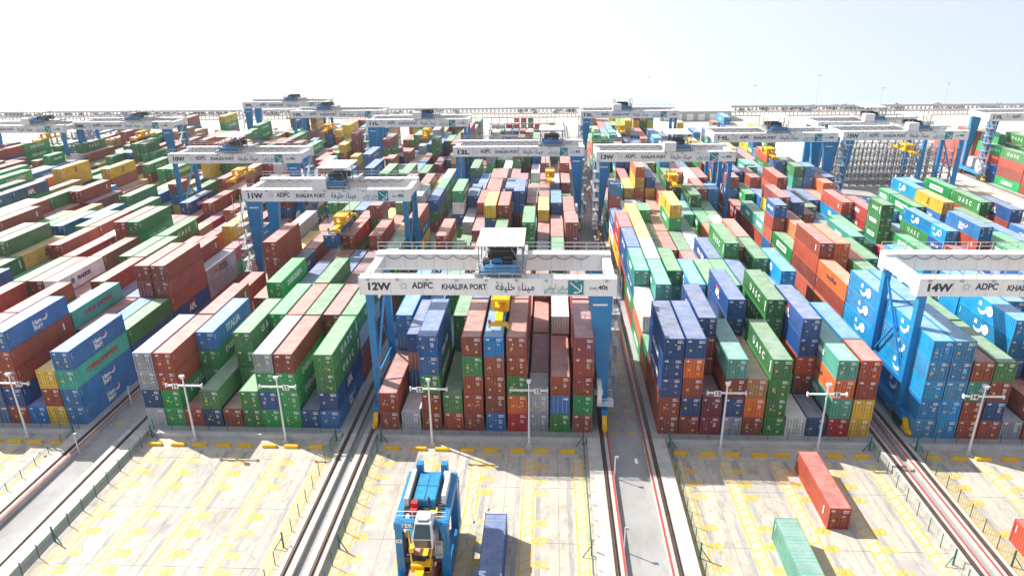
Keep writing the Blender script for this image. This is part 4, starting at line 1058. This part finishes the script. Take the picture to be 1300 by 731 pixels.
    b = MB(); b.box(-.9, -.5, -5.3, -3.6, 5.7, 6.2); b.bar((-.8, -5.3, 6.2), (-.8, -5.3, 7.2), .07); b.build('cab_step', M['yellow'], r)
    b = MB(); b.box(1.5, 2.1, -5.0, -3.8, 4.9, 5.0)
    for x in (1.5, 2.1):
        for y in (-5.0, -3.8): b.bar((x, y, 5), (x, y, 6.8), .06)
    for z in (5.6, 6.2, 6.8): b.bar((1.5, -5.0, z), (2.1, -5.0, z), .05); b.bar((1.5, -5.0, z), (1.5, -3.8, z), .05)
    b.box(1.55, 2.05, -4.6, -4.0, 5.0, 6.0); b.build('side_platform', M['grey'], r)
    b = MB(); b.box(-1.7, 1.75, -4.2, -3.95, 3.7, 4.15); b.build('guide_beam', M['dark'], r)
    b = MB(); b.tube((-1.75, -3.5, 2.2), (-1.75, -3.5, 6.4), .16, 8); b.tube((1.6, -3.0, 2.2), (1.6, -3.0, 6.4), .16, 8); b.box(-1.9, -1.5, -2.8, -1.8, 3.2, 5.2); b.build('hydraulic_unit', M['dark'], r)
    sp = MB(); sp.box(-.45, .35, -7.4, 4.4, 3.35, 3.75); sp.box(-1.1, 1.1, -7.5, -7.1, 3.1, 3.6); sp.box(-1.1, 1.1, 4.1, 4.5, 3.1, 3.6)
    sp.box(-.9, .9, -5.2, -4.7, 3.3, 4.1); sp.box(.35, 1.0, -5.2, -3.7, 3.45, 4.0); sp.box(-1.0, 1.0, 1.4, 2.0, 3.3, 4.1)
    for x in (-.8, .8): sp.tube((x, -4.95, 3.9), (x * 1.6, -3.5, 6.9), .07, 6); sp.tube((x, 1.7, 3.9), (x * 1.6, 3.2, 6.9), .07, 6)
    sp.build('spreader', M['yellow'], r)
    return r
carrier()
make_container(dict(x=-3.6, y=-32.2, z=-0.40, t=0, L=L40, k='r', b=12, c=0, row=0), 'brown container held under the yellow spreader of the blue carrier', seed=9, kind='', group=lg)

# ------------------------------------------------------------------ grey racks
M['rack'] = plain('rack_steel', (0.28, 0.29, 0.31), 0.5, 0.3)
def rack(x0, x1, y0, y1, top, nx, ny, nf, label):
    r = empty('reefer_rack', (x0, y0, 0)); tag(r, label, 'steel rack', 'grey steel service racks')
    cm = MB(); cm.bar((0, 0, 0), (0, 0, top + 1), .42); cme = cm.mesh('column', M['rack'])
    for i in range(nx + 1):
        for j in range(ny + 1): obj('column', cme, r, ((x1 - x0) * i / nx, (y1 - y0) * j / ny, 0))
    for f in range(nf):
        z = top * (f + 1) / nf; b = MB()
        for j in range(ny + 1):
            y = (y1 - y0) * j / ny
            b.box(-.2, x1 - x0 + .2, y - .55, y + .55, z - .12, z); b.bar((0, y - .55, z + 1.1), (x1 - x0, y - .55, z + 1.1), .08)
            if f % 2 == 0:
                for i in range(nx): b.bar(((x1 - x0) * i / nx, y, z - top / nf), ((x1 - x0) * (i + 1) / nx, y, z), .10)
        for i in range(nx + 1):
            x = (x1 - x0) * i / nx; b.bar((x, 0, z - .06), (x, y1 - y0, z - .06), .14)
        b.build('platform', M['rack'], r)
rack(92, 128, 133, 149, 10.5, 15, 2, 5, 'grey open steel rack of several floors behind gantry 15W')
rack(-174, -146, 150, 184, 10.5, 13, 3, 5, 'grey open steel rack of several floors at left behind gantry 07L')
def lowrack(k, yy, x0, x1):
    r = empty('reefer_rack', (x0, yy, 0)); tag(r, '%s nearest of five low grey racks at the far end of lane 12' % ORD[k], 'steel rack', 'grey steel service racks')
    cm = MB(); cm.bar((0, 0, 0), (0, 0, 6.0), .26); cme = cm.mesh('column', M['rack'])
    for i in range(9): obj('column', cme, r, ((x1 - x0) * i / 8, 0, 0))
    for z in (3.0, 6.0):
        b = MB(); b.box(-.4, x1 - x0 + .4, -.6, .6, z - .2, z); b.bar((0, -.6, z + 1.0), (x1 - x0, -.6, z + 1.0), .08); b.build('platform', M['rack'], r)
LR = ((176, -15.5, 10.5), (193, -17, 11), (208, -16.6, 10.7), (226, -17.5, 10.5), (245, -18.5, 10.6))
for k, a in enumerate(LR): lowrack(k, *a)
bk = MB(); bcol = []
for k, (yy, x0, x1) in enumerate(LR):
    for i in range(9):
        q = rnd.random()
        if q < 0.25: continue
        for t in range(rnd.choice((1, 2, 2))):
            cc = (*jit(rnd.choice('rrGgsoBkRw'), rnd), 1); xx = x0 + 1.6 + i * (x1 - x0 - 3) / 8
            bk.box(xx - 1.2, xx + 1.2, yy + 1.2, yy + 7.2, t * 2.7, t * 2.7 + 2.6); bcol += [cc] * 6
            bk.m[-5] = 1
me = bk.mesh('rack_containers', [M['rpaint'], M['rroof']])
at = me.attributes.new('paint', 'FLOAT_COLOR', 'FACE'); at.data.foreach_set('color', [v for c4 in bcol for v in c4]); me.uv_layers.new(name='rib')
o = obj('rack_containers', me); tag(o, 'small far containers plugged in at the low racks beyond gantry 12L', 'container stacks', kind='stuff')

# ------------------------------------------------------------------ far land: trestle, shed, masts, trees
r = empty('elevated_trestle', (0, 294, -0.7)); tag(r, 'long grey elevated trestle running across the sand on the horizon', 'trestle')
b = MB(); b.box(-420, 420, -1.2, 1.2, 3.9, 4.6); b.box(-420, 420, -1.3, -1.2, 4.6, 5.0); b.build('deck', plain('trestle_grey', (0.48, 0.48, 0.52), 0.7), r)
b = MB()
for k in range(4):
    b.bar((k * 2.1, 0, 0), (k * 2.1, 0, 3.9), .4); b.bar((k * 2.1, 0, 3.9), (k * 2.1 + 1.05, 0, 1.5), .3); b.bar((k * 2.1 + 2.1, 0, 3.9), (k * 2.1 + 1.05, 0, 1.5), .3)
b.bar((0, 0, 1.5), (8.4, 0, 1.5), .35)
tm = b.mesh('trestle_frame', plain('trestle_leg', (0.50, 0.50, 0.53), 0.7))
for i in range(98): obj('trestle_frame', tm, r, (-416 + i * 8.5, 0, 0))
r = empty('warehouse', (80.5, 283, -0.7)); tag(r, 'long low pale warehouse with white roof on the horizon', 'warehouse')
b = MB(); b.box(-17.5, 17.5, -8, 8, 0, 4.8); wl = b.build('wall', plain('shed_wall', (0.36, 0.42, 0.42), 0.6), r)
b = MB(); b.hexa([(-18.2, -8.8, 4.8), (18.2, -8.8, 4.8), (18.2, 8.8, 4.8), (-18.2, 8.8, 4.8)], [(-18.2, -.3, 6.6), (18.2, -.3, 6.6), (18.2, .3, 6.6), (-18.2, .3, 6.6)]); b.build('roof', plain('shed_roof', (0.80, 0.80, 0.80), 0.5), r)
for k in range(6):
    b = MB(); b.box(-15.5 + k * 5.6, -12.3 + k * 5.6, -8.06, -8.0, 0.1, 3.4); b.build('door', M['cwhite'], r)
for k, (x, y, h) in enumerate(((-148, 285, 30), (-45, 300, 22), (60, 300, 24), (140, 280, 26), (172, 282, 18), (205, 286, 20), (-100, 296, 16), (115, 300, 18))):
    r = empty('light_mast', (x, y, -0.7)); tag(r, 'thin far light mast on the sand, %s from left along the horizon' % ORD[sorted([-148, -45, 60, 140, 172, 205, -100, 115]).index(x)], 'light mast', 'thin light masts on the horizon')
    b = MB(); b.tube((0, 0, 0), (0, 0, h * .8), .09, 8, 0, .05); b.build('pole', M['grey'], r)
    b = MB(); b.box(-.9, .9, -.2, .2, h * .8 - .3, h * .8); b.build('lamp_head', M['grey'], r)
lf = MB(); q = random.Random(5)
for i in range(230):
    x = q.uniform(-330, 330)
    if -60 < x < 90 and q.random() < .6: continue
    R0 = q.uniform(0.6, 1.6) * (1.35 if x > 150 else 1); zc = -0.8 + R0 * .7; y = 306 + q.uniform(0, 9)
    lf.tube((x, y, -.8), (x, y, zc + R0 * .3), .16, 5, 1)
    for k in range(46):
        a, e = q.uniform(0, 6.283), q.uniform(-.5, 1.5); rr = R0 * q.uniform(.5, 1.1)
        c = Vector((x + 1.4 * rr * math.cos(a) * math.cos(e), y + rr * math.sin(a) * math.cos(e), zc + rr * .8 * math.sin(e)))
        u = Vector((q.uniform(-1, 1), q.uniform(-1, 1), q.uniform(-1, 1))).normalized() * .34; v = u.orthogonal().normalized() * .3
        lf.quad([c - u - v, c + u - v, c + u + v, c - u + v], 0)
o = lf.build('distant_trees', [plain('far_foliage', (0.10, 0.12, 0.08), 0.8, var=.3), plain('bark', (0.12, 0.09, 0.06), 0.9)]); tag(o, 'low band of far trees and scrub on the horizon behind the trestle', 'trees', kind='stuff')

# ------------------------------------------------------------------ sea-side haze over the whole yard
hz = MB(); hz.box(-1200, 1200, -200, 1100, -195, 62)
hm = bpy.data.materials.new('haze'); hm.use_nodes = True; n = hm.node_tree; n.nodes.clear()
ho = n.nodes.new('ShaderNodeOutputMaterial'); hv = n.nodes.new('ShaderNodeVolumePrincipled')
hv.inputs['Color'].default_value = (0.86, 0.93, 1.0, 1); hv.inputs['Density'].default_value = 0.00012; hv.inputs['Anisotropy'].default_value = 0.2
n.links.new(hv.outputs[0], ho.inputs['Volume'])
o = hz.build('haze', hm); tag(o, 'pale dusty haze hanging over the whole container yard', 'haze', kind='stuff')
